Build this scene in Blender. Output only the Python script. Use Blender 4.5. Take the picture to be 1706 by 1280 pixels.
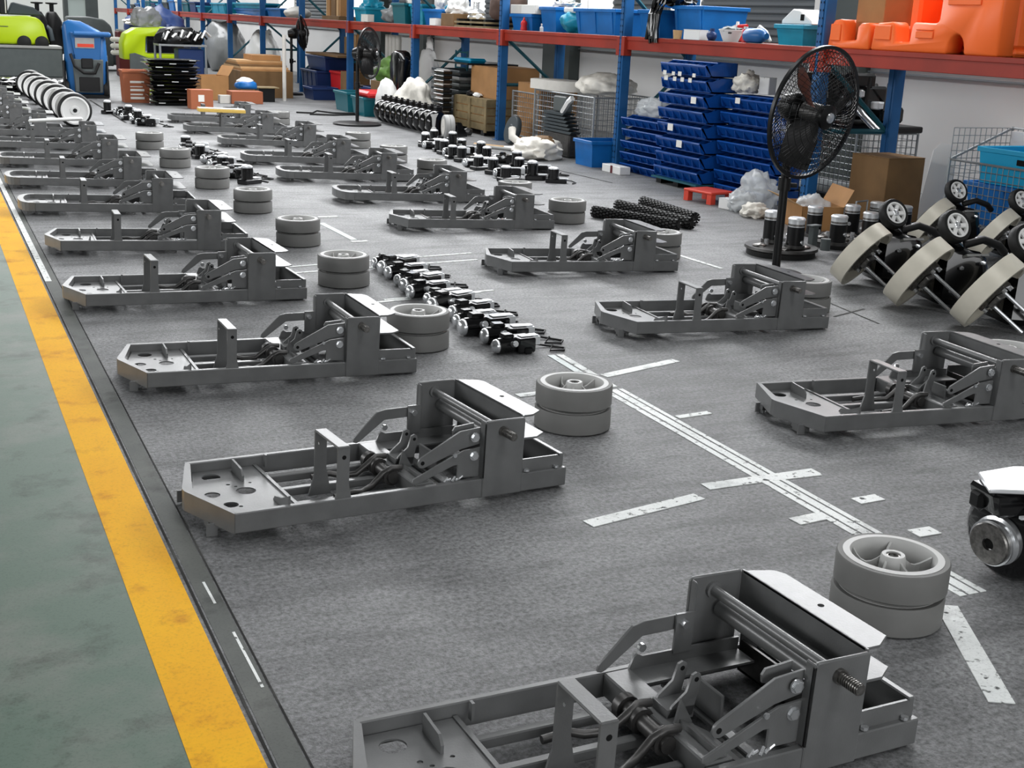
import bpy, bmesh, math, random
from mathutils import Vector, Matrix, noise
rnd = random.Random(7)
PI = math.pi
scene = bpy.context.scene
for o in list(bpy.data.objects):
    bpy.data.objects.remove(o)
COL = scene.collection

# ---------------------------------------------------------------- camera, light, exposure
cam_data = bpy.data.cameras.new('camera')
cam = bpy.data.objects.new('camera', cam_data)
COL.objects.link(cam)
YAW, PITCH, ROLL, CAM_H = 0.445596, 0.283082, -0.0437901, 1.30
cy, sy = math.cos(YAW), math.sin(YAW)
fwd = Vector((sy * math.cos(PITCH), cy * math.cos(PITCH), -math.sin(PITCH)))
rgt = Vector((cy, -sy, 0))
dwn = fwd.cross(rgt)
r2 = math.cos(ROLL) * rgt + math.sin(ROLL) * dwn
d2 = -math.sin(ROLL) * rgt + math.cos(ROLL) * dwn
cam.matrix_world = Matrix(((r2.x, -d2.x, -fwd.x, 0), (r2.y, -d2.y, -fwd.y, 0), (r2.z, -d2.z, -fwd.z, CAM_H), (0, 0, 0, 1)))
cam_data.sensor_fit = 'HORIZONTAL'
cam_data.sensor_width = 36.0
cam_data.lens = 36.0 * 2067.0 / 1706.0
cam_data.clip_start, cam_data.clip_end = 0.05, 200
scene.camera = cam

world = bpy.data.worlds.new('overcast sky')
scene.world = world
world.use_nodes = True
bg = world.node_tree.nodes['Background']
bg.inputs[0].default_value = (0.95, 0.98, 1.0, 1)
bg.inputs[1].default_value = 0.60
scene.view_settings.view_transform = 'Standard'
scene.view_settings.look = 'None'
scene.view_settings.gamma = 1.0
scene.view_settings.use_curve_mapping = False
scene.view_settings.exposure = 0.12
scene.cycles.use_denoising = True
scene.cycles.max_bounces = 6
scene.cycles.transparent_max_bounces = 12
scene.cycles.sample_clamp_indirect = 4.0


def area(name, loc, target, sx, sy_, power, color=(0.975, 0.985, 1.0)):
    l = bpy.data.lights.new(name, 'AREA')
    l.shape = 'RECTANGLE'
    l.size, l.size_y, l.energy, l.color = sx, sy_, power, color
    o = bpy.data.objects.new(name, l)
    COL.objects.link(o)
    o.location = loc
    o.rotation_euler = (Vector(target) - Vector(loc)).to_track_quat('-Z', 'Y').to_euler()
    return o


# roof skylights of the hall, and the high window band on its right-hand side
area('roof_skylight', (2.6, 9.0, 6.9), (2.6, 9.0, 0), 1.6, 30.0, 560)
area('roof_skylight', (2.5, 34.0, 6.9), (2.5, 34.0, 0), 6.0, 14.0, 1900)
area('high_window_band', (7.85, 7.0, 3.7), (0.0, 5.0, 0.0), 30.0, 1.5, 2000)
area('left_fill', (-8.85, 6.0, 3.4), (2.0, 4.0, 0.0), 28.0, 1.6, 1500)  # added fill lamp on the left, brightens rack fronts and bins
area('front_fill', (0.5, -7.8, 2.4), (1.5, 6.0, 0.4), 10.0, 3.6, 560)  # added fill lamp behind the camera, lifts the upright faces turned to it


# ---------------------------------------------------------------- helpers
def lin(c):
    return tuple((x / 255 / 12.92) if x / 255 <= 0.04045 else ((x / 255 + 0.055) / 1.055) ** 2.4 for x in c)


MATS = {}


def mat(name, rgb, rough=0.5, metal=0.0, var=0.0, scale=8.0, bump=0.0, bscale=60.0, rgb2=None, alpha=1.0, emit=0.0, coat=0.0, spec=0.35):
    m = bpy.data.materials.new(name)
    m.use_nodes = True
    nt = m.node_tree
    b = nt.nodes['Principled BSDF']
    c = lin(rgb)
    b.inputs['Base Color'].default_value = (*c, 1)
    b.inputs['Roughness'].default_value = rough
    b.inputs['Metallic'].default_value = metal
    b.inputs['Specular IOR Level'].default_value = spec
    b.inputs['Coat Weight'].default_value = coat
    b.inputs['Alpha'].default_value = alpha
    if emit:
        b.inputs['Emission Color'].default_value = (*c, 1)
        b.inputs['Emission Strength'].default_value = emit
    if var or rgb2 or bump:
        tc = nt.nodes.new('ShaderNodeTexCoord')
    if var or rgb2:
        n = nt.nodes.new('ShaderNodeTexNoise')
        n.inputs['Scale'].default_value = scale
        n.inputs['Detail'].default_value = 6
        nt.links.new(tc.outputs['Object'], n.inputs['Vector'])
        r = nt.nodes.new('ShaderNodeValToRGB')
        c2 = lin(rgb2) if rgb2 else tuple(x * (1 - var) for x in c)
        c1 = c if rgb2 else tuple(min(1, x * (1 + var)) for x in c)
        r.color_ramp.elements[0].position, r.color_ramp.elements[1].position = 0.35, 0.65
        r.color_ramp.elements[0].color = (*c2, 1)
        r.color_ramp.elements[1].color = (*c1, 1)
        nt.links.new(n.outputs['Fac'], r.inputs[0])
        nt.links.new(r.outputs[0], b.inputs['Base Color'])
    if bump:
        n2 = nt.nodes.new('ShaderNodeTexNoise')
        n2.inputs['Scale'].default_value = bscale
        n2.inputs['Detail'].default_value = 4
        nt.links.new(tc.outputs['Object'], n2.inputs['Vector'])
        bp = nt.nodes.new('ShaderNodeBump')
        bp.inputs['Strength'].default_value = bump
        bp.inputs['Distance'].default_value = 0.01
        nt.links.new(n2.outputs['Fac'], bp.inputs['Height'])
        nt.links.new(bp.outputs[0], b.inputs['Normal'])
    MATS[name] = m
    return m


class MB:
    """collects simple shapes and links them as one mesh object"""

    def __init__(s):
        s.v, s.f = [], []

    def add(s, vs, fs, M=None):
        o = len(s.v)
        s.v += [tuple(M @ Vector(p)) if M else tuple(p) for p in vs]
        s.f += [tuple(i + o for i in f) for f in fs]
        return s

    def box(s, x0, x1, y0, y1, z0, z1, M=None):
        vs = [(x, y, z) for x in (x0, x1) for y in (y0, y1) for z in (z0, z1)]
        return s.add(vs, [(0, 1, 3, 2), (4, 6, 7, 5), (0, 4, 5, 1), (2, 3, 7, 6), (0, 2, 6, 4), (1, 5, 7, 3)], M)

    def taper(s, x0, x1, y0, y1, z0, z1, k=0.85, M=None):
        """box narrower at the bottom by the factor k"""
        cx, cy_ = (x0 + x1) / 2, (y0 + y1) / 2
        vs = [((x - cx) * (k if z == z0 else 1) + cx, (y - cy_) * (k if z == z0 else 1) + cy_, z) for x in (x0, x1) for y in (y0, y1) for z in (z0, z1)]
        return s.add(vs, [(0, 1, 3, 2), (4, 6, 7, 5), (0, 4, 5, 1), (2, 3, 7, 6), (0, 2, 6, 4), (1, 5, 7, 3)], M)

    def prism(s, poly, a0, a1, plane='xy', M=None):
        """polygon extruded along the remaining axis"""
        def P(p, a):
            return {'xy': (p[0], p[1], a), 'xz': (p[0], a, p[1]), 'yz': (a, p[0], p[1])}[plane]
        n = len(poly)
        vs = [P(p, a0) for p in poly] + [P(p, a1) for p in poly]
        fs = [tuple(range(n))[::-1], tuple(range(n, 2 * n))] + [(i, (i + 1) % n, n + (i + 1) % n, n + i) for i in range(n)]
        return s.add(vs, fs, M)

    def lathe(s, prof, n=24, M=None, close=False):
        """profile of (r, z) turned about z"""
        m = len(prof)
        vs = [(r * math.cos(2 * PI * i / n), r * math.sin(2 * PI * i / n), z) for i in range(n) for r, z in prof]
        fs = []
        for i in range(n):
            j = (i + 1) % n
            for k in range(m if close else m - 1):
                l = (k + 1) % m
                fs.append((i * m + k, j * m + k, j * m + l, i * m + l))
        if not close:
            if prof[0][0] > 1e-5:
                fs.append(tuple(i * m for i in range(n))[::-1])
            if prof[-1][0] > 1e-5:
                fs.append(tuple(i * m + m - 1 for i in range(n)))
        return s.add(vs, fs, M)

    def cyl(s, p0, p1, r0, r1=None, n=12):
        p0, p1 = Vector(p0), Vector(p1)
        d = p1 - p0
        q = d.to_track_quat('Z', 'Y').to_matrix().to_4x4()
        return s.lathe([(r0, 0), (r0 if r1 is None else r1, d.length)], n, Matrix.Translation(p0) @ q)

    def tube(s, pts, r, n=6, closed=False):
        pts = [Vector(p) for p in pts]
        m = len(pts)
        o = len(s.v)
        for i, p in enumerate(pts):
            a = pts[(i - 1) % m] if closed or i > 0 else p
            b = pts[(i + 1) % m] if closed or i < m - 1 else p
            t = (b - a).normalized()
            x = t.orthogonal().normalized() if abs(t.z) > 0.95 else t.cross(Vector((0, 0, 1))).normalized()
            y = t.cross(x)
            s.v += [tuple(p + r * (math.cos(2 * PI * k / n) * x + math.sin(2 * PI * k / n) * y)) for k in range(n)]
        for i in range(m if closed else m - 1):
            j = (i + 1) % m
            s.f += [(o + i * n + k, o + i * n + (k + 1) % n, o + j * n + (k + 1) % n, o + j * n + k) for k in range(n)]
        if not closed:
            s.f += [tuple(o + k for k in range(n))[::-1], tuple(o + (m - 1) * n + k for k in range(n))]
        return s

    def blob(s, c, r, amp=0.25, freq=2.0, seed=0, sub=3, flat=0.0, M=None):
        bm = bmesh.new()
        bmesh.ops.create_icosphere(bm, subdivisions=sub, radius=1)
        vs = []
        for v in bm.verts:
            p = v.co
            d = noise.fractal(p * freq + Vector((seed * 7.3, seed * 3.1, seed)), 0.9, 2.2, 4)
            q = p * (1 + amp * d)
            z = max(q.z, -1 + flat)
            vs.append((c[0] + q.x * r[0], c[1] + q.y * r[1], c[2] + z * r[2]))
        fs = [tuple(v.index for v in f.verts) for f in bm.faces]
        bm.free()
        return s.add(vs, fs, M)

    def build(s, name, m, parent=None, loc=None, rz=0.0, bev=0.0, smooth=35):
        me = bpy.data.meshes.new(name)
        me.from_pydata(s.v, [], s.f)
        if bev:
            bm = bmesh.new()
            bm.from_mesh(me)
            bmesh.ops.remove_doubles(bm, verts=bm.verts, dist=1e-6)
            es = [e for e in bm.edges if len(e.link_faces) == 2 and e.calc_face_angle(0) > 0.5]
            bmesh.ops.bevel(bm, geom=es, offset=bev, segments=1, affect='EDGES', clamp_overlap=True)
            bm.to_mesh(me)
            bm.free()
        me.materials.append(MATS[m] if isinstance(m, str) else m)
        if smooth:
            me.polygons.foreach_set('use_smooth', [True] * len(me.polygons))
            me.set_sharp_from_angle(angle=math.radians(smooth))
        me.update()
        o = bpy.data.objects.new(name, me)
        COL.objects.link(o)
        if parent:
            adopt(o, parent)
        if loc:
            o.location = loc
            o.rotation_euler = (0, 0, rz)
        return o


def bx(name, m, x0, x1, y0, y1, z0, z1, parent=None, bev=0.0):
    return MB().box(x0, x1, y0, y1, z0, z1).build(name, m, parent, bev=bev)


def tag(o, label, cat, group=None, kind=None):
    o['label'], o['category'] = label, cat
    if group:
        o['group'] = group
    if kind:
        o['kind'] = kind
    return o


def thing(name, label, cat, loc=(0, 0, 0), rz=0.0, group=None):
    o = bpy.data.objects.new(name, None)
    o.empty_display_size = 0.05
    COL.objects.link(o)
    o.location = loc if len(loc) == 3 else (*loc, 0)
    o.rotation_euler = (0, 0, rz)
    return tag(o, label, cat, group)


def dup(root, loc, rz=0.0, label=None, group=None, rot=None, scale=None):
    def cp(o, par):
        c = o.copy()
        COL.objects.link(c)
        if par:
            adopt(c, par)
        for ch in KIDS(o):
            cp(ch, c)
        return c
    c = cp(root, None)
    c.location = loc if len(loc) == 3 else (*loc, 0)
    c.rotation_euler = rot if rot else (0, 0, rz)
    if scale:
        c.scale = scale if hasattr(scale, '__len__') else (scale,) * 3
    if label:
        c['label'] = label
    if group:
        c['group'] = group
    return c


def KIDS(o):
    return KIDMAP.get(o.name, [])


KIDMAP = {}


def adopt(o, parent):
    o.parent = parent
    KIDMAP.setdefault(parent.name, []).append(o)


def struct(o):
    o['kind'] = 'structure'
    return o


def filled(name, m, splines, z0, z1, parent=None, bev=0.0):
    """flat plate with holes: first spline is the outline, the rest are holes"""
    cu = bpy.data.curves.new(name, 'CURVE')
    cu.dimensions = '2D'
    cu.fill_mode = 'BOTH'
    cu.extrude = (z1 - z0) / 2
    for pts in splines:
        sp = cu.splines.new('POLY')
        sp.points.add(len(pts) - 1)
        for p, q in zip(sp.points, pts):
            p.co = (q[0], q[1], 0, 1)
        sp.use_cyclic_u = True
    o = bpy.data.objects.new(name, cu)
    me = bpy.data.meshes.new_from_object(o)
    bpy.data.objects.remove(o)
    me.transform(Matrix.Translation((0, 0, (z0 + z1) / 2)))
    me.materials.clear()
    me.materials.append(MATS[m])
    o = bpy.data.objects.new(name, me)
    COL.objects.link(o)
    if parent:
        adopt(o, parent)
    return o


def ring(cx, cy_, r, n=14, ry=None):
    return [(cx + r * math.cos(2 * PI * i / n), cy_ + (ry or r) * math.sin(2 * PI * i / n)) for i in range(n)]


def ordinal(i):
    return ['first', 'second', 'third', 'fourth', 'fifth', 'sixth', 'seventh', 'eighth', 'ninth', 'tenth', 'eleventh', 'twelfth', 'thirteenth', 'fourteenth', 'fifteenth', 'sixteenth', 'seventeenth', 'eighteenth', 'nineteenth', 'twentieth'][i]


# ---------------------------------------------------------------- materials
mat('frame paint', (102, 103, 103), 0.30, 0.0, spec=0.5, var=0.10, scale=14, bump=0.04, bscale=220)
mat('dark steel', (76, 75, 74), 0.4, 0.6, var=0.2, scale=30)
mat('worn steel', (128, 126, 123), 0.35, 0.9, var=0.3, scale=90)
mat('zinc', (222, 224, 226), 0.25, 0.85)
mat('bright metal', (228, 230, 232), 0.3, 0.55)
mat('cream band', (214, 209, 194), 0.38, 0.1, var=0.06, scale=9)
mat('tyre grey', (112, 112, 110), 0.62, var=0.06, scale=12)
mat('rim grey', (158, 158, 156), 0.5, var=0.05, scale=15)
mat('rim light', (182, 182, 180), 0.45)
mat('black plastic', (14, 14, 15), 0.35)
mat('black gloss', (10, 10, 11), 0.2, coat=0.4)
mat('black rubber', (22, 22, 22), 0.6)
mat('white plastic', (232, 232, 230), 0.4)
mat('off white', (214, 211, 204), 0.6, var=0.05)
mat('sack white', (226, 222, 212), 0.7, var=0.1, scale=6, bump=0.4, bscale=25)
mat('film', (222, 226, 228), 0.22, alpha=0.55, bump=0.5, bscale=18)
mat('film grey', (150, 152, 152), 0.25, alpha=0.8, bump=0.5, bscale=14)
mat('rack blue', (28, 88, 142), 0.42, var=0.12, scale=5)
mat('rack teal', (36, 92, 104), 0.45, var=0.12, scale=6)
mat('rack red', (150, 44, 28), 0.45, var=0.14, scale=3)
mat('deck', (90, 88, 84), 0.6)
mat('bin blue', (16, 74, 152), 0.3, coat=0.3, var=0.12, scale=5)
mat('crate blue', (20, 104, 176), 0.4, var=0.1, scale=5)
mat('crate teal', (24, 142, 172), 0.4, var=0.12, scale=6)
mat('tub teal dark', (16, 96, 108), 0.4)
mat('cyan crate', (20, 160, 205), 0.35)
mat('orange', (255, 114, 46), 0.42)
mat('orange crate', (168, 98, 66), 0.5)
mat('lime', (186, 212, 22), 0.35)
mat('machine grey', (86, 92, 92), 0.5, var=0.06)
mat('machine dark', (58, 66, 70), 0.5)
mat('vac blue', (36, 94, 152), 0.35)
mat('card', (168, 124, 78), 0.75, var=0.10, scale=4)
mat('card dark', (116, 88, 56), 0.75, var=0.12, scale=5)
mat('card pale', (196, 160, 116), 0.75, var=0.08)
mat('wood', (132, 116, 84), 0.7, var=0.2, scale=10)
mat('wire', (150, 154, 156), 0.4, 0.5)
mat('red plastic', (196, 34, 36), 0.4)
mat('red pale', (214, 70, 50), 0.45)
mat('maroon', (92, 28, 34), 0.5)
mat('green bag', (92, 128, 58), 0.6, var=0.3, scale=7)
mat('navy', (28, 52, 100), 0.45)
mat('brown sack', (88, 70, 62), 0.75, var=0.15)
mat('paper', (236, 234, 228), 0.6)
mat('wall white', (205, 205, 203), 0.7, var=0.03, scale=1.2)
mat('wall far', (226, 229, 224), 0.75, var=0.03, scale=0.8)
mat('shutter', (112, 116, 118), 0.5, 0.2)
mat('steel column', (70, 76, 74), 0.6)
mat('trim white', (222, 220, 214), 0.55)
mat('window light', (248, 250, 252), 0.5, emit=1.5)
mat('frosted pane', (198, 210, 206), 0.5)
mat('yellow board', (222, 186, 96), 0.6)
mat('ink', (240, 236, 228), 0.6)
mat('ceiling grey', (84, 86, 87), 0.8)
mat('hall wall', (112, 114, 113), 0.8)
mat('hole', (6, 6, 6), 0.9)


# ---------------------------------------------------------------- floor
def floor_material():
    m = bpy.data.materials.new('concrete floor')
    m.use_nodes = True
    nt = m.node_tree
    b = nt.nodes['Principled BSDF']
    N, Lk = nt.nodes.new, nt.links.new
    tc = N('ShaderNodeTexCoord')

    def nz(scale, detail, vec=None, rough=0.6):
        n = N('ShaderNodeTexNoise')
        n.inputs['Scale'].default_value = scale
        n.inputs['Detail'].default_value = detail
        n.inputs['Roughness'].default_value = rough
        Lk(vec or tc.outputs['Object'], n.inputs['Vector'])
        return n

    def ramp(f, stops):
        r = N('ShaderNodeValToRGB')
        els = r.color_ramp.elements
        while len(els) < len(stops):
            els.new(0.5)
        for e, (p, c) in zip(els, stops):
            e.position, e.color = p, (*lin(c), 1)
        Lk(f, r.inputs[0])
        return r

    def mix(a, c, f, mode='MIX'):
        x = N('ShaderNodeMix')
        x.data_type, x.blend_type = 'RGBA', mode
        Lk(a, x.inputs[6])
        Lk(c, x.inputs[7])
        if hasattr(f, 'links'):
            Lk(f, x.inputs[0])
        else:
            x.inputs[0].default_value = f
        return x.outputs[2]
    big = ramp(nz(0.9, 5).outputs['Fac'], [(0.3, (139, 140, 141)), (0.7, (172, 173, 174))])
    mid = ramp(nz(6.0, 8, rough=0.7).outputs['Fac'], [(0.25, (150, 150, 150)), (0.75, (255, 255, 255))])
    fine = ramp(nz(75.0, 8, rough=0.75).outputs['Fac'], [(0.34, (80, 80, 80)), (0.60, (255, 255, 255))])
    c = mix(big.outputs[0], mid.outputs[0], 0.55, 'MULTIPLY')
    c = mix(c, fine.outputs[0], 0.80, 'MULTIPLY')
    # trolley tracks: long scuffs drawn out across the rows
    mp = N('ShaderNodeMapping')
    mp.inputs['Scale'].default_value = (1.6, 9.0, 1.0)
    mp.inputs['Rotation'].default_value = (0, 0, 0.35)
    Lk(tc.outputs['Object'], mp.inputs['Vector'])
    sc = ramp(nz(1.1, 7, mp.outputs[0], 0.65).outputs['Fac'], [(0.36, (150, 150, 150)), (0.52, (255, 255, 255))])
    c = mix(c, sc.outputs[0], 0.45, 'MULTIPLY')
    # pale dust flecks
    dn = ramp(nz(70.0, 3, rough=0.5).outputs['Fac'], [(0.70, (0, 0, 0)), (0.76, (255, 255, 255))])
    dust = N('ShaderNodeRGB')
    dust.outputs[0].default_value = (*lin((150, 150, 148)), 1)
    c = mix(c, dust.outputs[0], dn.outputs[0])
    Lk(c, b.inputs['Base Color'])
    rr = N('ShaderNodeMapRange')
    rr.inputs['To Min'].default_value, rr.inputs['To Max'].default_value = 0.42, 0.68
    Lk(nz(4.0, 6).outputs['Fac'], rr.inputs['Value'])
    Lk(rr.outputs[0], b.inputs['Roughness'])
    bp = N('ShaderNodeBump')
    bp.inputs['Strength'].default_value, bp.inputs['Distance'].default_value = 0.55, 0.006
    Lk(nz(150.0, 6, rough=0.65).outputs['Fac'], bp.inputs['Height'])
    Lk(bp.outputs[0], b.inputs['Normal'])
    b.inputs['Specular IOR Level'].default_value = 0.28
    MATS['floor'] = m


def paint_material(name, base, worn, wear_lo, wear_hi, dark, rough, flake=None):
    """painted floor with worn patches and dark scuffs"""
    m = bpy.data.materials.new(name)
    m.use_nodes = True
    nt = m.node_tree
    b = nt.nodes['Principled BSDF']
    N, Lk = nt.nodes.new, nt.links.new
    tc = N('ShaderNodeTexCoord')
    prev = None
    for scale, det, stops in ((2.2, 8, [(wear_lo, worn), (wear_hi, base)]), (5.0, 8, [(0.30, dark), (0.46, (255, 255, 255))]), (160.0, 5, [(0.30, (222, 222, 222)), (0.5, (255, 255, 255))])):
        n = N('ShaderNodeTexNoise')
        n.inputs['Scale'].default_value, n.inputs['Detail'].default_value = scale, det
        n.inputs['Roughness'].default_value = 0.62
        Lk(tc.outputs['Object'], n.inputs['Vector'])
        r = N('ShaderNodeValToRGB')
        for e, (p, c) in zip(r.color_ramp.elements, stops):
            e.position, e.color = p, (*lin(c), 1)
        Lk(n.outputs['Fac'], r.inputs[0])
        if prev is None:
            prev = r.outputs[0]
        else:
            x = N('ShaderNodeMix')
            x.data_type, x.blend_type = 'RGBA', 'MULTIPLY'
            x.inputs[0].default_value = 0.7
            Lk(prev, x.inputs[6])
            Lk(r.outputs[0], x.inputs[7])
            prev = x.outputs[2]
    Lk(prev, b.inputs['Base Color'])
    b.inputs['Roughness'].default_value = rough
    b.inputs['Specular IOR Level'].default_value = 0.12
    if flake:
        n = N('ShaderNodeTexNoise')
        n.inputs['Scale'].default_value, n.inputs['Detail'].default_value = flake[0], 6
        Lk(tc.outputs['Object'], n.inputs['Vector'])
        r = N('ShaderNodeValToRGB')
        r.color_ramp.elements[0].position, r.color_ramp.elements[1].position = flake[1], flake[1] + 0.06
        Lk(n.outputs['Fac'], r.inputs[0])
        Lk(r.outputs[0], b.inputs['Alpha'])
    MATS[name] = m


floor_material()
paint_material('joint', (40, 40, 39), (86, 86, 84), 0.35, 0.5, (120, 120, 120), 0.8)
paint_material('joint pale', (92, 95, 92), (110, 112, 108), 0.35, 0.6, (120, 120, 120), 0.6)
paint_material('walkway', (98, 116, 104), (126, 130, 123), 0.30, 0.55, (150, 140, 140), 0.42)
paint_material('yellow paint', (244, 182, 2), (234, 166, 4), 0.30, 0.6, (190, 150, 100), 0.6)
paint_material('tape', (246, 248, 246), (222, 226, 224), 0.3, 0.6, (170, 170, 170), 0.55, flake=(45.0, 0.34))
paint_material('tape clear', (196, 206, 204), (166, 178, 176), 0.3, 0.6, (170, 170, 170), 0.35, flake=(30.0, 0.30))

floor = struct(MB().box(-9, 8.2, -8, 46.2, -0.1, 0).build('floor', 'floor', smooth=0))


TAPE_N = [0]


def strip(name, m, p, q, w, z=0.0015, shift=0.0):
    """a thin strip lying on the floor from p to q"""
    a, b = Vector((*p, 0)), Vector((*q, 0))
    d = (b - a).normalized()
    n = Vector((-d.y, d.x, 0))
    a, b = a + n * shift, b + n * shift
    TAPE_N[0] += 1
    z += TAPE_N[0] * 0.00004
    c = [a + n * w / 2, a - n * w / 2, b - n * w / 2, b + n * w / 2]
    return MB().prism([(v.x, v.y) for v in c], 0.0003, z).build(name, m, floor, smooth=0)


YL = [(0.341, 3.045), (0.338, 5.915)]
YR = [(0.466, 3.002), (0.463, 5.884)]


def on_line(L, y):
    (x0, y0), (x1, y1) = L
    return x0 + (x1 - x0) * (y - y0) / (y1 - y0)


yl0, yl1, yr0, yr1 = on_line(YL, -8), on_line(YL, 46), on_line(YR, -8), on_line(YR, 46)
MB().prism([(-9, -8), (yl0, -8), (yl1, 46), (-9, 46)], 0.0003, 0.002).build('walkway_paint', 'walkway', floor, smooth=0)
MB().prism([(yl0, -8), (yr0, -8), (yr1, 46), (yl1, 46)], 0.0003, 0.003).build('yellow_stripe', 'yellow paint', floor, smooth=0)
# joint beside the stripe: dark gap with flaked edge
strip('floor_joint', 'joint', (yr0 + 0.012, -8), (yr1 + 0.012, 46), 0.006, 0.0012)
strip('floor_joint', 'joint pale', (yr0 + 0.045, -8), (yr1 + 0.045, 46), 0.05, 0.0008)
strip('floor_joint', 'joint', (yr0 + 0.075, -8), (yr1 + 0.075, 46), 0.004, 0.0012)
strip('paint_flake', 'tape', (on_line(YR, 6.3) + 0.03, 6.3), (on_line(YR, 13) + 0.03, 13), 0.03)
strip('paint_flake', 'tape', (on_line(YR, 2.2) + 0.06, 2.2), (on_line(YR, 2.45) + 0.058, 2.45), 0.006)
strip('paint_flake', 'tape', (on_line(YR, 2.6) + 0.05, 2.6), (on_line(YR, 2.72) + 0.048, 2.72), 0.006)
strip('floor_joint', 'joint', (2.174, 18.792), (2.137, 15.137), 0.03, 0.0008)
strip('floor_joint', 'joint', (4.121, 4.974), (4.046, 4.454), 0.012, 0.0008)
strip('floor_joint', 'joint', (3.927, 4.638), (4.199, 4.742), 0.014, 0.0008)
strip('floor_joint', 'joint', (5.315, 10.650), (5.399, 9.459), 0.02, 0.0008)
# long double tape line between the two rows, with the gaps worn into it
L0, L1 = (2.310, 7.136), (2.257, 3.892)
L2, L3 = (2.255, 3.852), (2.247, 2.028)
for sh, w in ((-0.030, 0.022), (0.004, 0.030), (0.036, 0.018)):
    strip('tape_line', 'tape' if sh else 'tape clear', L2, L3, w, shift=sh)
strip('tape_line', 'tape clear', (2.294, 7.781), L0, 0.04)
strip('tape_line', 'tape', (2.275, 4.365), (2.260, 3.883), 0.03, shift=0.02)
strip('tape_line', 'tape clear', (2.275, 4.365), (2.260, 3.883), 0.03, shift=-0.02)
for p, q, w in (((1.553, 2.733), (1.961, 2.810), 0.048), ((2.022, 2.871), (2.434, 2.874), 0.05), ((2.127, 2.867), (2.429, 2.853), 0.03),
                ((2.317, 4.028), (2.721, 4.150), 0.045), ((1.672, 6.396), (2.842, 6.581), 0.02), ((1.661, 6.234), (2.795, 6.381), 0.02),
                ((1.861, 5.469), (2.462, 5.571), 0.025), ((1.937, 5.517), (2.545, 5.594), 0.02),
                ((2.384, 2.626), (2.476, 2.630), 0.045), ((2.111, 2.558), (2.209, 2.566), 0.05), ((2.376, 2.377), (2.453, 2.376), 0.05),
                ((2.135, 2.000), (1.915, 1.610), 0.055), ((4.061, 6.248), (4.078, 5.827), 0.03), ((1.880, 3.885), (1.988, 3.892), 0.04),
                ((2.309, 3.484), (2.452, 3.497), 0.03), ((2.273, 7.080), (2.375, 7.081), 0.04), ((2.345, 8.025), (2.480, 8.030), 0.04)):
    strip('tape_line', 'tape', p, q, w)

# ---------------------------------------------------------------- walls
WX = 8.0          # inside face of the long right-hand wall
wall = struct(MB().box(WX, WX + 0.2, -8, 46, 0, 7.0).build('wall_right', 'wall white', smooth=0))
bx('ledge', 'trim white', WX - 0.06, WX, -8, 46, 1.08, 1.12, wall)
bx('rail', 'wire', WX - 0.03, WX, -8, 46, 1.0, 1.015, wall)
back = struct(MB().box(-9, 8.2, 46, 46.2, 0, 7).build('wall_back', 'wall far', smooth=0))
for xx in (-3.0, -1.0, 1.0, 2.4):
    bx('panel_joint', 'steel column', xx, xx + 0.012, 45.99, 46, 0, 5, back)


struct(MB().box(-9.2, -9, -8, 46, 0, 7).build('wall_left', 'hall wall', smooth=0))
struct(MB().box(-9.2, 8.2, -8.2, -8, 0, 7).build('wall_front', 'hall wall', smooth=0))
struct(MB().box(-9.2, 8.2, -8.2, 46.2, 7.0, 7.15).build('ceiling', 'ceiling grey', smooth=0))


def wall_span(y0, y1, z0, z1, m, name, depth=0.05):
    return MB().box(WX - depth, WX + 0.01, y0, y1, z0, z1).build(name, m, smooth=0)


# roller shutters with real slats, and lit windows between them, above the ledge
n = 0
for y0, y1 in ((0.5, 8.9), (10.2, 12.2), (12.9, 14.2), (16.3, 18.2), (20.9, 23.4), (26.5, 29.0)):
    n += 1
    base = struct(wall_span(y0, y1, 1.12, 2.4, 'shutter', 'trim_%d' % n, 0.03))
    for k in range(9):
        z = 1.13 + k * 0.072
        MB().prism([(WX - 0.03, z), (WX - 0.055, z + 0.02), (WX - 0.055, z + 0.05), (WX - 0.03, z + 0.068)], y0, y1, 'xz').build('slat', 'shutter', base)
n = 0
for y0, y1 in ((14.2, 16.3), (18.2, 20.4), (23.9, 25.8), (12.2, 12.9), (29.2, 30.6)):
    n += 1
    w = struct(wall_span(y0, y1, 1.12, 2.6, 'trim white', 'window_%d' % n, 0.02))
    k = 3
    for i in range(k):
        a, b = y0 + 0.05 + i * (y1 - y0 - 0.05) / k, y0 + (i + 1) * (y1 - y0 - 0.05) / k
        bx('pane', 'window light', WX - 0.03, WX - 0.018, a, b, 1.16, 2.5, w)
n = 20
for y0, y1, m, d in ((15.1, 15.9, 'steel column', 0.16), (9.35, 9.95, 'steel column', 0.14), (22.6, 23.1, 'steel column', 0.2), (10.02, 10.14, 'trim white', 0.10), (20.4, 20.7, 'steel column', 0.2)):
    n += 1
    struct(wall_span(y0, y1, 0, 2.6, m, 'trim_%d' % n, d))


# ---------------------------------------------------------------- welded machine chassis
def nose_poly(rounded):
    if not rounded:
        return [(0, 0), (-0.068, 0.20), (-0.068, 0.22), (0, 0.42)]
    return [(0.21 * 0 - 0.10 * math.sin(PI * i / 12) ** 0.7, 0.21 - 0.21 * math.cos(PI * i / 12)) for i in range(13)]


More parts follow.
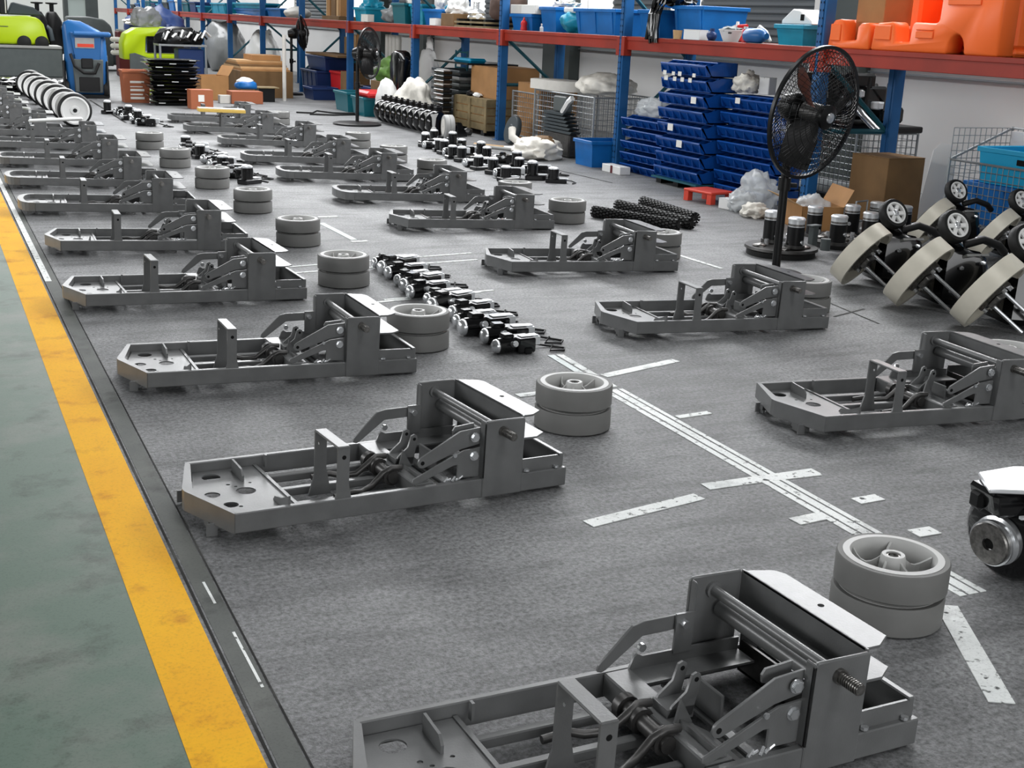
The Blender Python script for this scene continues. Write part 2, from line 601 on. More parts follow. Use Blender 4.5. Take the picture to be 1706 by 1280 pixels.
def chassis(rounded, label, group, loc, rz):
    t = thing('machine_chassis', label, 'chassis', (loc[0], loc[1], 0.002), rz, group)
    t.rotation_euler.y = 0.026
    P, bv = 'frame paint', 0.0026
    for v0 in (0.0, 0.398):
        MB().box(0, 1.0, v0 + (0.004 if v0 else 0), v0 + (0.022 if v0 else 0.018), 0.03, 0.085).build('side_rail', P, t, bev=bv)
    out = nose_poly(rounded)
    inn = [(x * 0.72 + 0.008, 0.21 + (y - 0.21) * 0.895) for x, y in out]
    m = MB()
    k = len(out)
    for i in range(k - 1):
        m.prism([out[i], inn[i], inn[i + 1], out[i + 1]][::-1], 0.03, 0.085)
    m.build('nose_rail', P, t, smooth=40)
    plate_out = [(x + 0.004, y) for x, y in inn] + [(0.195, 0.398), (0.195, 0.022)]
    holes = [ring(0.05, 0.345, 0.026), ring(0.105, 0.215, 0.027), ring(0.012, 0.215, 0.021), ring(0.035, 0.13, 0.02), ring(0.165, 0.075, 0.018),
             ring(0.075, 0.275, 0.006, 8), ring(0.09, 0.255, 0.005, 8), ring(0.135, 0.27, 0.005, 8), ring(0.055, 0.11, 0.006, 8)]
    filled('nose_plate', P, [plate_out] + holes, 0.054, 0.058, t)
    MB().prism([(0.375, 0.058), (0.285, 0.058), (0.285, 0.074), (0.30, 0.09), (0.375, 0.094)], 0.118, 0.124, 'yz').build('gusset_tab', P, t)
    MB().prism([(0.02, 0.058), (0.13, 0.058), (0.12, 0.07), (0.07, 0.082), (0.02, 0.105)], 0.150, 0.156, 'yz').build('gusset_tab', P, t)
    bx('plate_edge', P, 0.188, 0.198, 0.022, 0.398, 0.04, 0.062, t)
    for v in (0.10, 0.315):
        MB().box(-0.035, 0.02, v, v + 0.035, 0.012, 0.032).box(-0.03, -0.024, v, v + 0.035, 0.0, 0.032).box(0.0, 0.016, v, v + 0.03, 0, 0.03).build('foot', P, t)
    for v in (0.078, 0.338):
        MB().box(-0.046, -0.018, v, v + 0.006, 0.0, 0.034).build('foot_lug', P, t)
    # portal bracket
    for v in (0.004, 0.158):
        m = MB().box(0.278, 0.312, v, v + 0.006, 0.04, 0.226)
        m.prism([(0.262, 0.04), (0.278, 0.04), (0.278, 0.10)], v, v + 0.006, 'xz').prism([(0.312, 0.04), (0.328, 0.04), (0.312, 0.12)], v, v + 0.006, 'xz')
        m.build('bracket_leg', P, t)
    MB().box(0.277, 0.313, 0.003, 0.165, 0.222, 0.229).build('bracket_top', P, t, bev=bv)
    MB().cyl((0.296, 0.0035, 0.198), (0.296, 0.0045, 0.198), 0.006).build('bolt_hole', 'hole', t)
    MB().cyl((0.277, 0.13, 0.20), (0.2765, 0.13, 0.20), 0.004).build('bolt_hole', 'zinc', t)
    # long inner bars, cross member, clevis
    for v in (0.085, 0.20, 0.31):
        MB().box(0.196, 0.525, v, v + 0.022, 0.03, 0.052).build('floor_bar', P, t, bev=bv)
    bx('hook', P, 0.215, 0.221, 0.37, 0.385, 0.058, 0.095, t)
    MB().box(0.515, 0.575, 0.022, 0.398, 0.038, 0.088).build('cross_member', P, t, bev=0.003)
    MB().prism([(0.545, 0.10), (0.545, 0.088), (0.615, 0.05), (0.62, 0.054)], 0.03, 0.17, 'xz').build('gusset_plate', P, t)
    MB().prism([(0.535, 0.088), (0.575, 0.088), (0.545, 0.14)], 0.16, 0.166, 'xz').build('gusset_plate', P, t)
    ear = [(0.535, 0.085), (0.592, 0.085), (0.605, 0.155), (0.603, 0.167), (0.594, 0.172), (0.584, 0.168), (0.575, 0.135), (0.545, 0.11)]
    for v in (0.188, 0.238):
        m = MB().prism(ear, v, v + 0.006, 'xz')
        m.build('clevis_ear', P, t)
        MB().cyl((0.594, v - 0.0005, 0.158), (0.594, v + 0.0065, 0.158), 0.005).build('pin_hole', 'hole', t)
    bx('clevis_base', P, 0.535, 0.595, 0.188, 0.244, 0.08, 0.105, t)
    for v, a in ((0.105, 1), (0.27, -1)):
        pts = [(0.315, v, 0.05), (0.37, v, 0.055), (0.40, v + a * 0.01, 0.048), (0.44, v + a * 0.03, 0.055), (0.475, v + a * 0.035, 0.085), (0.50, v + a * 0.03, 0.10), (0.53, v + a * 0.03, 0.098)]
        MB().tube(pts, 0.009, 8).build('bent_rod', 'dark steel', t, smooth=60)
    MB().cyl((0.50, 0.12, 0.075), (0.50, 0.30, 0.075), 0.017, n=14).build('pivot_tube', 'dark steel', t)
    for v in (0.13, 0.215, 0.27):
        MB().cyl((0.50, v, 0.075), (0.50, v + 0.022, 0.075), 0.026, n=14).build('pivot_collar', 'dark steel', t)
    # tower
    tw = [(0.715, 0.03), (0.845, 0.03), (0.845, 0.25), (0.84, 0.255), (0.722, 0.255), (0.715, 0.248)]
    for v, lip in ((-0.004, 1), (0.414, -1)):
        m = MB().prism(tw, v, v + 0.010, 'xz')
        if lip > 0:
            m.box(0.715, 0.721, v, v + 0.03, 0.085, 0.252)
        else:
            m.box(0.715, 0.721, v - 0.02, v, 0.085, 0.252)
        m.build('tower_plate', P, t, bev=bv)
    MB().cyl((0.772, -0.012, 0.222), (0.772, 0.43, 0.222), 0.0115, n=16).build('cross_rod', P, t)
    m = MB().cyl((0.772, -0.004, 0.222), (0.772, -0.014, 0.222), 0.015, n=14).cyl((0.772, -0.014, 0.222), (0.772, -0.066, 0.222), 0.0105, n=14)
    for k in range(8):
        m.cyl((0.772, -0.018 - k * 0.006, 0.222), (0.772, -0.021 - k * 0.006, 0.222), 0.0122, n=14)
    m.build('threaded_stud', 'worn steel', t)
    MB().cyl((0.772, 0.424, 0.222), (0.772, 0.46, 0.222), 0.0105, n=14).build('threaded_stud', 'worn steel', t)
    for v in (0.006, 0.405):
        MB().cyl((0.772, v, 0.222), (0.772, v + 0.009, 0.222), 0.018, n=14).build('rod_collar', P, t)
    MB().cyl((0.79, 0.012, 0.182), (0.79, 0.40, 0.182), 0.019, n=16).build('lower_cross_tube', P, t, smooth=50)
    fl = [(0.842, 0.012), (0.878, 0.012), (0.918, 0.04), (0.918, 0.36), (0.905, 0.385), (0.842, 0.408)]
    m = MB().prism([(0.842, 0.006), (0.848, 0.006), (0.848, 0.414), (0.842, 0.414)], 0.182, 0.256)
    m.prism(fl, 0.250, 0.256).prism([(x + (0.018 if x > 0.85 else 0), y) for x, y in fl], 0.182, 0.188)
    m.build('channel_beam', 'frame paint', t, bev=0.0012)
    MB().cyl((0.885, 0.2, 0.2562), (0.885, 0.2, 0.2566), 0.007).build('bolt_hole', 'hole', t)
    # levers on the near side
    ua = [(0.53, 0.152), (0.535, 0.158), (0.655, 0.222), (0.72, 0.228), (0.72, 0.18), (0.66, 0.17), (0.545, 0.128), (0.532, 0.13), (0.526, 0.14)]
    MB().prism(ua[::-1], 0.030, 0.037, 'xz').build('upper_lever', P, t, bev=0.001)
    la = [(0.72, 0.172), (0.665, 0.168), (0.625, 0.152), (0.51, 0.100), (0.507, 0.09), (0.522, 0.086), (0.635, 0.128), (0.648, 0.128), (0.648, 0.088), (0.72, 0.088)]
    MB().prism(la[::-1], 0.022, 0.029, 'xz').build('lower_lever', P, t, bev=0.001)
    MB().cyl((0.541, 0.0295, 0.143), (0.541, 0.0375, 0.143), 0.006).build('pin_hole', 'hole', t)
    for u, z in ((0.697, 0.204), (0.697, 0.150)):
        MB().cyl((u, 0.021, z), (u, 0.012, z), 0.011, n=6).cyl((u, 0.022, z), (u, 0.0185, z), 0.014, n=14).build('bolt', 'zinc', t)
    MB().cyl((0.635, 0.0215, 0.158), (0.635, 0.016, 0.158), 0.006, n=8).build('bolt', 'zinc', t)
    m = MB()
    for k in range(5):
        m.cyl((0.60 + k * 0.012, 0.014 + 0.006 * math.sin(k * 2), 0.086), (0.615 + k * 0.012, 0.02, 0.092 + 0.003 * math.cos(k * 3)), 0.0035, n=6)
    m.build('split_pin', 'zinc', t)
    # far side arm, lip and bracket
    fa = [(0.72, 0.186), (0.60, 0.184), (0.575, 0.178), (0.503, 0.105), (0.500, 0.092), (0.51, 0.088), (0.52, 0.092), (0.60, 0.152), (0.72, 0.155)]
    MB().prism(fa[::-1], 0.399, 0.406, 'xz').build('far_arm', P, t, bev=0.001)
    MB().prism([(0.57, 0.085), (0.84, 0.085), (0.84, 0.112), (0.60, 0.112), (0.588, 0.118), (0.58, 0.112)], 0.392, 0.398, 'xz').build('rail_lip', P, t)
    bx('arm_bracket', P, 0.672, 0.716, 0.388, 0.394, 0.105, 0.192, t)
    MB().cyl((0.688, 0.388, 0.172), (0.688, 0.372, 0.172), 0.009, n=6).build('bolt', 'zinc', t)
    MB().cyl((0.598, 0.399, 0.13), (0.598, 0.390, 0.13), 0.009, n=10).build('bolt', 'zinc', t)
    # inner ledges, strip and tab under the tower
    MB().box(0.575, 0.84, 0.33, 0.392, 0.08, 0.085).build('inner_ledge', P, t)
    MB().box(0.655, 0.68, 0.022, 0.398, 0.03, 0.042).build('cross_strip', P, t, bev=bv)
    MB().prism([(0.19, 0.042), (0.29, 0.042), (0.295, 0.105), (0.195, 0.105)], 0.664, 0.672, 'yz').build('upright_tab', P, t, bev=bv)
    MB().prism([(0.70, 0.185), (0.715, 0.185), (0.715, 0.232), (0.655, 0.226), (0.648, 0.215), (0.65, 0.20)], 0.062, 0.068, 'xz').build('stop_plate', P, t)
    # rear tray
    for v in (0.014, 0.398):
        MB().prism([(0.852, 0.085), (0.992, 0.085), (0.992, 0.108), (0.975, 0.122), (0.852, 0.122)], v, v + 0.006, 'xz').build('tray_side', P, t)
    MB().box(0.984, 1.0, 0.02, 0.40, 0.03, 0.122).build('tray_end', P, t, bev=bv)
    MB().box(0.852, 0.858, 0.02, 0.40, 0.03, 0.10).box(0.852, 0.99, 0.02, 0.40, 0.032, 0.036).build('tray_floor', 'dark steel', t)
    bx('tray_strip', P, 0.90, 0.915, 0.02, 0.40, 0.036, 0.075, t)
    for u in (0.865, 0.965):
        MB().cyl((u, 0.006, 0.088), (u, 0.006, 0.094), 0.008, n=8).build('bolt', 'zinc', t)
    return t


GL, GR = 'chassis in the row beside the yellow line', 'chassis in the row beyond the tape line'
left = [(0.630, 1.508, 2.4), (0.629, 2.903, 6.0), (0.631, 4.251, 0.6), (0.582, 5.567, 1.8), (0.612, 6.931, -2.0), (0.60, 8.339, -3.0),
        (0.598, 9.60, -3.0), (0.608, 10.887, -3.0), (0.60, 12.20, -3.0), (0.28, 13.50, -3.0), (0.15, 14.85, -3.0), (0.16, 16.20, -3.0), (0.16, 17.50, -3.0)]
right = [(2.643, 3.107, -2.9), (2.721, 4.474, -2.7), (2.768, 5.863, -3.8), (2.726, 7.327, -4.1), (2.764, 8.546, -3.9), (2.659, 9.774, -3.8),
         (2.637, 10.938, -3.8), (2.746, 12.419, -3.8), (2.665, 13.80, -3.8), (2.735, 15.154, -3.8)]
lab_l = ['grey welded chassis nearest of all, its front end cut by the picture edge'] + ['grey welded chassis by the yellow line, %s from the near end' % ordinal(i) for i in range(1, 13)]
lab_r = ['grey welded chassis beyond the tape line, %s from the near end' % ordinal(i) for i in range(10)]
protoV = protoR = None
for rows, labs, grp, cut in ((left, lab_l, GL, 5), (right, lab_r, GR, 4)):
    for i, (x, y, a) in enumerate(rows):
        rnded = i >= cut
        ref = protoR if rnded else protoV
        if ref is None:
            ref = chassis(rnded, labs[i], grp, (x, y, 0), math.radians(a))
            if i == 0 and not rnded and grp == GL:
                ref.scale.y = 0.91
            if rnded:
                protoR = ref
            else:
                protoV = ref
        else:
            dup(ref, (x, y, 0.002), math.radians(a), labs[i], grp, rot=(0, 0.026, math.radians(a)), scale=1.0)


# ---------------------------------------------------------------- drive wheels, stacked in pairs
WR, WT = 0.129, 0.074


def drive_wheel(label, group):
    t = thing('drive_wheel', label, 'wheel', (0, 0, 0), 0, group)
    MB().lathe([(WR - 0.014, 0.002), (WR - 0.006, 0.002), (WR, 0.006), (WR, WT - 0.006), (WR - 0.003, WT - 0.001), (WR - 0.014, WT - 0.001)], 56, close=True).build('tyre', 'tyre grey', t, smooth=50)
    MB().lathe([(WR - 0.0142, 0.003), (WR - 0.0142, WT), (WR - 0.03, WT + 0.001), (WR - 0.034, WT - 0.006), (WR - 0.037, 0.03), (WR - 0.037, 0.003)], 48, close=True).build('rim', 'rim light', t, smooth=40)
    MB().lathe([(WR - 0.037, 0.014), (WR - 0.037, 0.022), (0.02, 0.022), (0.02, 0.014)], 40, close=True).build('web', 'tyre grey', t)
    MB().lathe([(0.012, 0.014), (0.034, 0.014), (0.028, WT - 0.004), (0.026, WT), (0.017, WT), (0.017, WT - 0.004), (0.012, WT - 0.004)], 24, close=True).build('hub', 'rim light', t, smooth=40)
    MB().lathe([(0.012, WT - 0.008), (0.017, WT - 0.008), (0.017, WT - 0.003), (0.012, WT - 0.003)], 18, close=True).build('bearing', 'worn steel', t)
    for k in range(5):
        a = 2 * PI * k / 5 + 0.3
        pts = []
        for j in range(7):
            r = 0.026 + (WR - 0.036 - 0.026) * j / 6
            pts.append((r, a + 0.16 * math.sin(PI * j / 6), WT - 0.008 - 0.022 * math.sin(PI * j / 6)))
        m = MB()
        for j in range(6):
            q = []
            for r, an, zt in (pts[j], pts[j + 1]):
                c, s_ = math.cos(an), math.sin(an)
                for sd in (-0.003, 0.003):
                    q += [(r * c - sd * s_, r * s_ + sd * c, 0.02), (r * c - sd * s_, r * s_ + sd * c, zt)]
            m.add(q, [(1, 3, 7, 5), (0, 1, 5, 4), (3, 2, 6, 7)])
        m.build('spoke', 'rim light', t)
    return t


def lower_wheel(label, group):
    t = thing('drive_wheel', label, 'wheel', (0, 0, 0), 0, group)
    for o in KIDS(top_wheel)[:4]:
        c = o.copy()
        COL.objects.link(c)
        adopt(c, t)
    return t


GWT, GWB = 'upper wheels of the stacked pairs', 'lower wheels of the stacked pairs'
stacks = [('by the nearest chassis', 1.960, 2.017, 0.6), ('by the second chassis along the yellow line', 1.913, 3.520, 0.0), ('by the third chassis along the yellow line', 1.784, 4.656, 1.1),
          ('by the fourth chassis along the yellow line', 1.861, 5.912, 0.3), ('by the fifth chassis along the yellow line', 1.945, 7.062, 0.9), ('by the sixth chassis along the yellow line', 1.982, 8.335, 0.2),
          ('by the seventh chassis along the yellow line', 1.964, 9.557, 0.5), ('by the eighth chassis along the yellow line', 1.927, 10.885, 0.8), ('in front of the small far cluster of motors', 1.953, 12.336, 0.1),
          ('beside the leaning sweepers', 3.832, 3.470, 0.4), ('in front of the pole of the large fan', 3.879, 4.820, 0.7), ('in front of the dark brush rolls', 3.906, 6.235, 0.2),
          ('at the end of the dark brush rolls', 3.965, 7.553, 1.2), ('at the near end of the wide spread', 4.012, 8.502, 0.6), ('in the midst of the wide spread', 3.918, 9.976, 0.3),
          ('at the far end of the wide spread', 3.974, 11.105, 0.9), ('in front of the second fan stand', 4.052, 12.405, 0.2), ('beside the chassis carrying the yellow board', 3.922, 15.075, 0.5)]
top_wheel = low_wheel = None
for i, (where, x, y, a) in enumerate(stacks):
    up, lo = 'upper of two stacked grey spoked wheels ' + where, 'lower of two stacked grey wheels ' + where
    if top_wheel is None:
        top_wheel = drive_wheel(up, GWT)
        low_wheel = lower_wheel(lo, GWB)
        t, b = top_wheel, low_wheel
    else:
        t, b = dup(top_wheel, (0, 0, 0), 0, up), dup(low_wheel, (0, 0, 0), 0, lo)
    b.location = (x, y, 0)
    t.location = (x + 0.003 * math.cos(i), y + 0.003 * math.sin(i * 2), WT + 0.006)
    t.rotation_euler.z, b.rotation_euler.z = a, -a


# ---------------------------------------------------------------- small black motors with chrome ends
def small_motor(label, group, loc, rz):
    t = thing('small_motor', label, 'motor', loc, rz, group)
    MB().cyl((-0.055, 0, 0.034), (0.03, 0, 0.034), 0.033, n=16).build('body', 'black gloss', t, smooth=50)
    MB().lathe([(0.0, -0.012), (0.018, -0.010), (0.027, -0.002), (0.030, 0.008), (0.030, 0.016)], 16, Matrix.Translation((-0.066, 0, 0.034)) @ Matrix.Rotation(PI / 2, 4, 'Y')).build('end_cap', 'zinc', t, smooth=60)
    m = MB().box(0.022, 0.105, -0.046, 0.046, 0.004, 0.066).box(0.05, 0.085, -0.055, 0.055, 0.0, 0.03).box(-0.03, 0.02, -0.012, 0.036, 0.05, 0.08)
    m.build('gearbox', 'black gloss', t, bev=0.006)
    MB().box(0.045, 0.13, -0.022, 0.012, 0.066, 0.071).box(0.10, 0.135, -0.028, 0.012, 0.03, 0.066).build('terminal_plate', 'bright metal', t, bev=0.002)
    MB().cyl((0.0, -0.034, 0.045), (0.0, -0.055, 0.052), 0.013, n=10).cyl((0.0, -0.055, 0.052), (0.0, -0.060, 0.054), 0.010, n=10).build('brush_cap', 'zinc', t)
    pts = [(0.10, 0.03, 0.03), (0.16, 0.045, 0.012), (0.21, 0.02, 0.005), (0.255, -0.03, 0.005), (0.23, -0.065, 0.005), (0.17, -0.05, 0.006), (0.20, -0.02, 0.02)]
    MB().tube(pts, 0.0045, 6).build('cable', 'black rubber', t, smooth=60)
    return t


def upright_motor(label, group, loc, rz):
    t = thing('small_motor', label, 'motor', loc, rz, group)
    MB().cyl((0, 0, 0.03), (0, 0, 0.115), 0.036, n=14).build('body', 'black gloss', t, smooth=50)
    MB().lathe([(0.034, 0.115), (0.034, 0.125), (0.022, 0.134), (0, 0.136)], 14).build('end_cap', 'bright metal', t, smooth=50)
    MB().box(-0.05, 0.09, -0.04, 0.04, 0.0, 0.035).build('gearbox', 'black gloss', t, bev=0.006)
    MB().box(0.04, 0.10, -0.022, 0.022, 0.036, 0.042).build('terminal_plate', 'bright metal', t)
    MB().tube([(0.07, 0.03, 0.02), (0.12, 0.06, 0.012), (0.15, 0.02, 0.005), (0.13, -0.05, 0.006)], 0.005, 5).build('cable', 'black rubber', t)
    return t


mr = random.Random(3)
gm = 'motors in the line along the tape'
p0, p1 = Vector((2.119, 4.449)), Vector((2.178, 6.267))
mot = None
for i in range(13):
    q = p0 + (p1 - p0) * (i / 12)
    q += Vector((mr.uniform(-0.03, 0.03), mr.uniform(-0.01, 0.01)))
    lab = 'black motor with chrome end, %s from the near end of its line along the tape' % ordinal(i)
    rz = 0.12 + mr.uniform(-0.2, 0.3)
    if mot is None:
        mot = small_motor(lab, gm, (q.x, q.y, 0), rz)
    else:
        dup(mot, (q.x, q.y, 0), rz, lab, gm, scale=1.1 + 0.12 * (i % 3 - 1))
upm = None
PLACED = []
gm2, gm3, gm4 = 'motors in the middle cluster', 'motors in the small far cluster', 'motors in the wide spread'
j = 0
for g2, word, ends, nn, wid in ((gm2, 'cluster amid the stacked wheels', ((2.406, 9.774), (2.382, 12.214)), 10, 0.16), (gm3, 'small far cluster', ((2.461, 14.848), (2.272, 16.423)), 8, 0.30),
                          (gm4, 'wide spread, front line', ((4.526, 9.749), (4.901, 12.758)), 13, 0.14), (gm4, 'wide spread, rear line', ((4.800, 9.522), (5.116, 12.949)), 13, 0.22)):
    a, b = Vector(ends[0]), Vector(ends[1])
    nrm = Vector((-(b - a).y, (b - a).x)).normalized()
    for i in range(nn):
        for tries in range(40):
            q = a + (b - a) * ((i + mr.uniform(-0.45, 0.45)) / (nn - 1)) + nrm * mr.uniform(-wid, wid) * (0.5 + tries * 0.03)
            if all((q - p_).length > 0.155 for p_ in PLACED) and all((q - Vector((w_[1], w_[2]))).length > 0.25 for w_ in stacks) and not (2.28 < q.x < 3.95 and q.y > 2.9):
                break
        PLACED.append(q)
        lab = 'black motor, %s from the near end of the %s' % (ordinal(i), word)
        rz = mr.uniform(-0.5, 0.6)
        kind = (i * 7 + j) % 3
        j += 1
        if kind == 0 or (g2 == gm4 and kind == 1):
            if upm is None:
                upm = upright_motor(lab, g2, (q.x, q.y, 0), rz)
                upm.scale = (1.3, 1.3, 1.1)
            else:
                dup(upm, (q.x, q.y, 0), rz, lab, g2, scale=(1.3, 1.3, 1.0 + 0.25 * ((i * 5) % 3) / 2))
        else:
            dup(mot, (q.x, q.y, 0), rz, lab, g2, scale=1.3)

# ---------------------------------------------------------------- dark brush rolls
def brush_roll(label, p, q, r):
    a, b = Vector((*p, r)), Vector((*q, r))
    t = thing('brush_roll', label, 'brush', (a.x, a.y, 0), math.atan2(b.y - a.y, b.x - a.x), 'dark brush rolls in a row')
    L = (b - a).length
    MB().cyl((0, 0, r), (L, 0, r), r * 0.45, n=12).build('core', 'black rubber', t)
    m = MB()
    nseg = 26
    for k in range(nseg):
        x0, x1 = L * (k + 0.08) / nseg, L * (k + 0.84) / nseg
        for i in range(11):
            an = 2 * PI * i / 11 + k * 0.35
            c, s_ = math.cos(an), math.sin(an)
            w = 0.18
            vs = []
            for x in (x0, x1):
                for rr, ww in ((r * 0.4, w * 0.6), (r, w)):
                    for sd in (-1, 1):
                        vs.append((x, rr * math.cos(an + sd * ww), r + rr * math.sin(an + sd * ww)))
            m.add(vs, [(0, 1, 3, 2), (4, 6, 7, 5), (2, 3, 7, 6), (0, 2, 6, 4), (1, 5, 7, 3)])
    o = m.build('tufts', 'black rubber', t, smooth=0)
    o['kind'] = 'stuff'


brush_roll('dark tufted brush roll lying closest to the stacked wheels', (4.264, 7.713), (4.550, 7.038), 0.042)
brush_roll('dark tufted brush roll between its two neighbours', (4.607, 7.974), (4.687, 7.088), 0.042)
brush_roll('dark tufted brush roll lying closest to the blue bins', (4.904, 8.111), (4.847, 7.291), 0.042)


# ---------------------------------------------------------------- row of black discs with grey strap arms
def disc_unit(label, loc):
    t = thing('disc_pulley', label, 'pulley', loc, 0.25, 'black discs with grey straps in a row')
    R = Matrix.Rotation(PI / 2, 4, 'X')
    MB().lathe([(0.02, -0.05), (0.13, -0.05), (0.145, -0.03), (0.145, 0.03), (0.13, 0.05), (0.02, 0.05)], 24, Matrix.Translation((0, 0, 0.147)) @ R).build('disc', 'black gloss', t, smooth=50)
    m = MB().prism([(-0.150, 0.245), (-0.045, 0.26), (-0.075, 0.21), (-0.088, 0.10), (-0.118, 0.10), (-0.128, 0.21)], -0.092, -0.080, 'xz')
    m.build('strap', 'rim light', t)
    MB().blob((-0.10, -0.085, 0.085), (0.034, 0.02, 0.03), 0.2, 2, 1, 2).build('boss', 'rim light', t, smooth=60)
    MB().box(-0.03, 0.06, -0.03, 0.03, 0.27, 0.33).cyl((0.02, 0, 0.33), (0.02, 0, 0.35), 0.02).build('clamp', 'black plastic', t, bev=0.01)
    return t


a, b = Vector((5.428, 13.707)), Vector((5.427, 15.549))
du = None
for i in range(10):
    q = a + (b - a) * (i / 9)
    lab = 'black disc with a grey strap, %s from the near end of its row' % ordinal(i)
    if du is None:
        du = disc_unit(lab, (q.x, q.y, 0))
    else:
        dup(du, (q.x, q.y, 0), 0.25, lab)
t = thing('solid_wheel', 'pale grey wheel standing at the near end of the black disc row', 'wheel', (5.401, 13.284, 0), -0.15)
R90 = Matrix.Rotation(PI / 2, 4, 'Y')
MB().lathe([(0.03, -0.055), (0.125, -0.055), (0.135, -0.045), (0.137, -0.005), (0.131, 0.0), (0.137, 0.005), (0.135, 0.045), (0.125, 0.055), (0.03, 0.055)], 28, Matrix.Translation((0, 0, 0.137)) @ R90).build('tyre', 'rim grey', t, smooth=50)
MB().lathe([(0.012, -0.06), (0.09, -0.06), (0.09, -0.056), (0.012, -0.056)], 20, Matrix.Translation((0, 0, 0.137)) @ R90, close=True).build('rim', 'off white', t)
t = thing('fork_bracket', 'black fork bracket on the floor behind the pale solid wheel', 'bracket', (5.590, 13.566, 0), 0.4)
MB().prism([(0, 0), (0.16, 0), (0.16, 0.03), (0.06, 0.16), (0.0, 0.17)], -0.06, -0.05, 'xz').build('cheek', 'black gloss', t)
MB().prism([(0, 0), (0.16, 0), (0.16, 0.03), (0.06, 0.16), (0.0, 0.17)], 0.05, 0.06, 'xz').build('cheek', 'black gloss', t)
MB().box(0, 0.06, -0.05, 0.05, 0.15, 0.165).build('bridge', 'black gloss', t)
MB().blob((0.24, 0, 0.05), (0.06, 0.05, 0.05), 0.3, 2, 3, 2, 0.1).build('boss', 'dark steel', t)


# ---------------------------------------------------------------- row of white wheels with dark tyres
def white_wheel(label, loc, rz):
    t = thing('white_wheel', label, 'wheel', loc, rz, 'white wheels standing in a row')
    M = Matrix.Translation((0, 0, 0.18)) @ Matrix.Rotation(PI / 2, 4, 'X')
    MB().lathe([(0.15, -0.165), (0.168, -0.16), (0.18, -0.14), (0.18, 0.14), (0.168, 0.16), (0.15, 0.165)], 36, M, close=True).build('tyre', 'black rubber', t, smooth=50)
    MB().lathe([(0.152, 0.168), (0.135, 0.172), (0.128, 0.152), (0.05, 0.14), (0.045, 0.15), (0.018, 0.15), (0.018, -0.06), (0.10, -0.16), (0.152, -0.168)], 36, M, close=True).build('rim', 'white plastic', t, smooth=40)
    MB().lathe([(0.155, -0.11), (0.182, -0.105), (0.182, 0.105), (0.155, 0.11)], 36, M, close=True).build('tread_band', 'rim grey', t, smooth=50)
    MB().lathe([(0, 0.0), (0.022, 0), (0.022, 0.156), (0, 0.156)], 14, M).build('axle_hole', 'black rubber', t)
    return t


a, b = Vector((1.524, 14.717)), Vector((1.449, 19.487))
ww = None
for i in range(7):
    f = i / 6
    q = a + (b - a) * f
    lab = 'white wheel with dark tyre, %s from the near end of its row' % ordinal(i)
    if ww is None:
        ww = white_wheel(lab, (q.x, q.y, 0), 0.0)
    else:
        dup(ww, (q.x, q.y, 0), -0.03 * i, lab)
t = thing('white_bar', 'rounded white bar lying on the far chassis below the white wheels', 'bar', (1.125, 12.42, 0.2440), 0.0)
t.rotation_euler.y = -0.05
MB().box(-0.24, 0.24, -0.03, 0.03, 0.0, 0.03).build('bar', 'white plastic', t, bev=0.012)
t = thing('yellow_board', 'yellow edged pale board lying across a far chassis', 'board', (2.965, 13.862, 0.2325), -0.06)
t.rotation_euler.y = 0.026
MB().box(-0.25, 0.25, -0.085, 0.085, 0.0, 0.035).build('core', 'yellow board', t, bev=0.004)
MB().box(-0.245, 0.245, -0.08, 0.08, 0.0355, 0.042).build('top_sheet', 'off white', t)


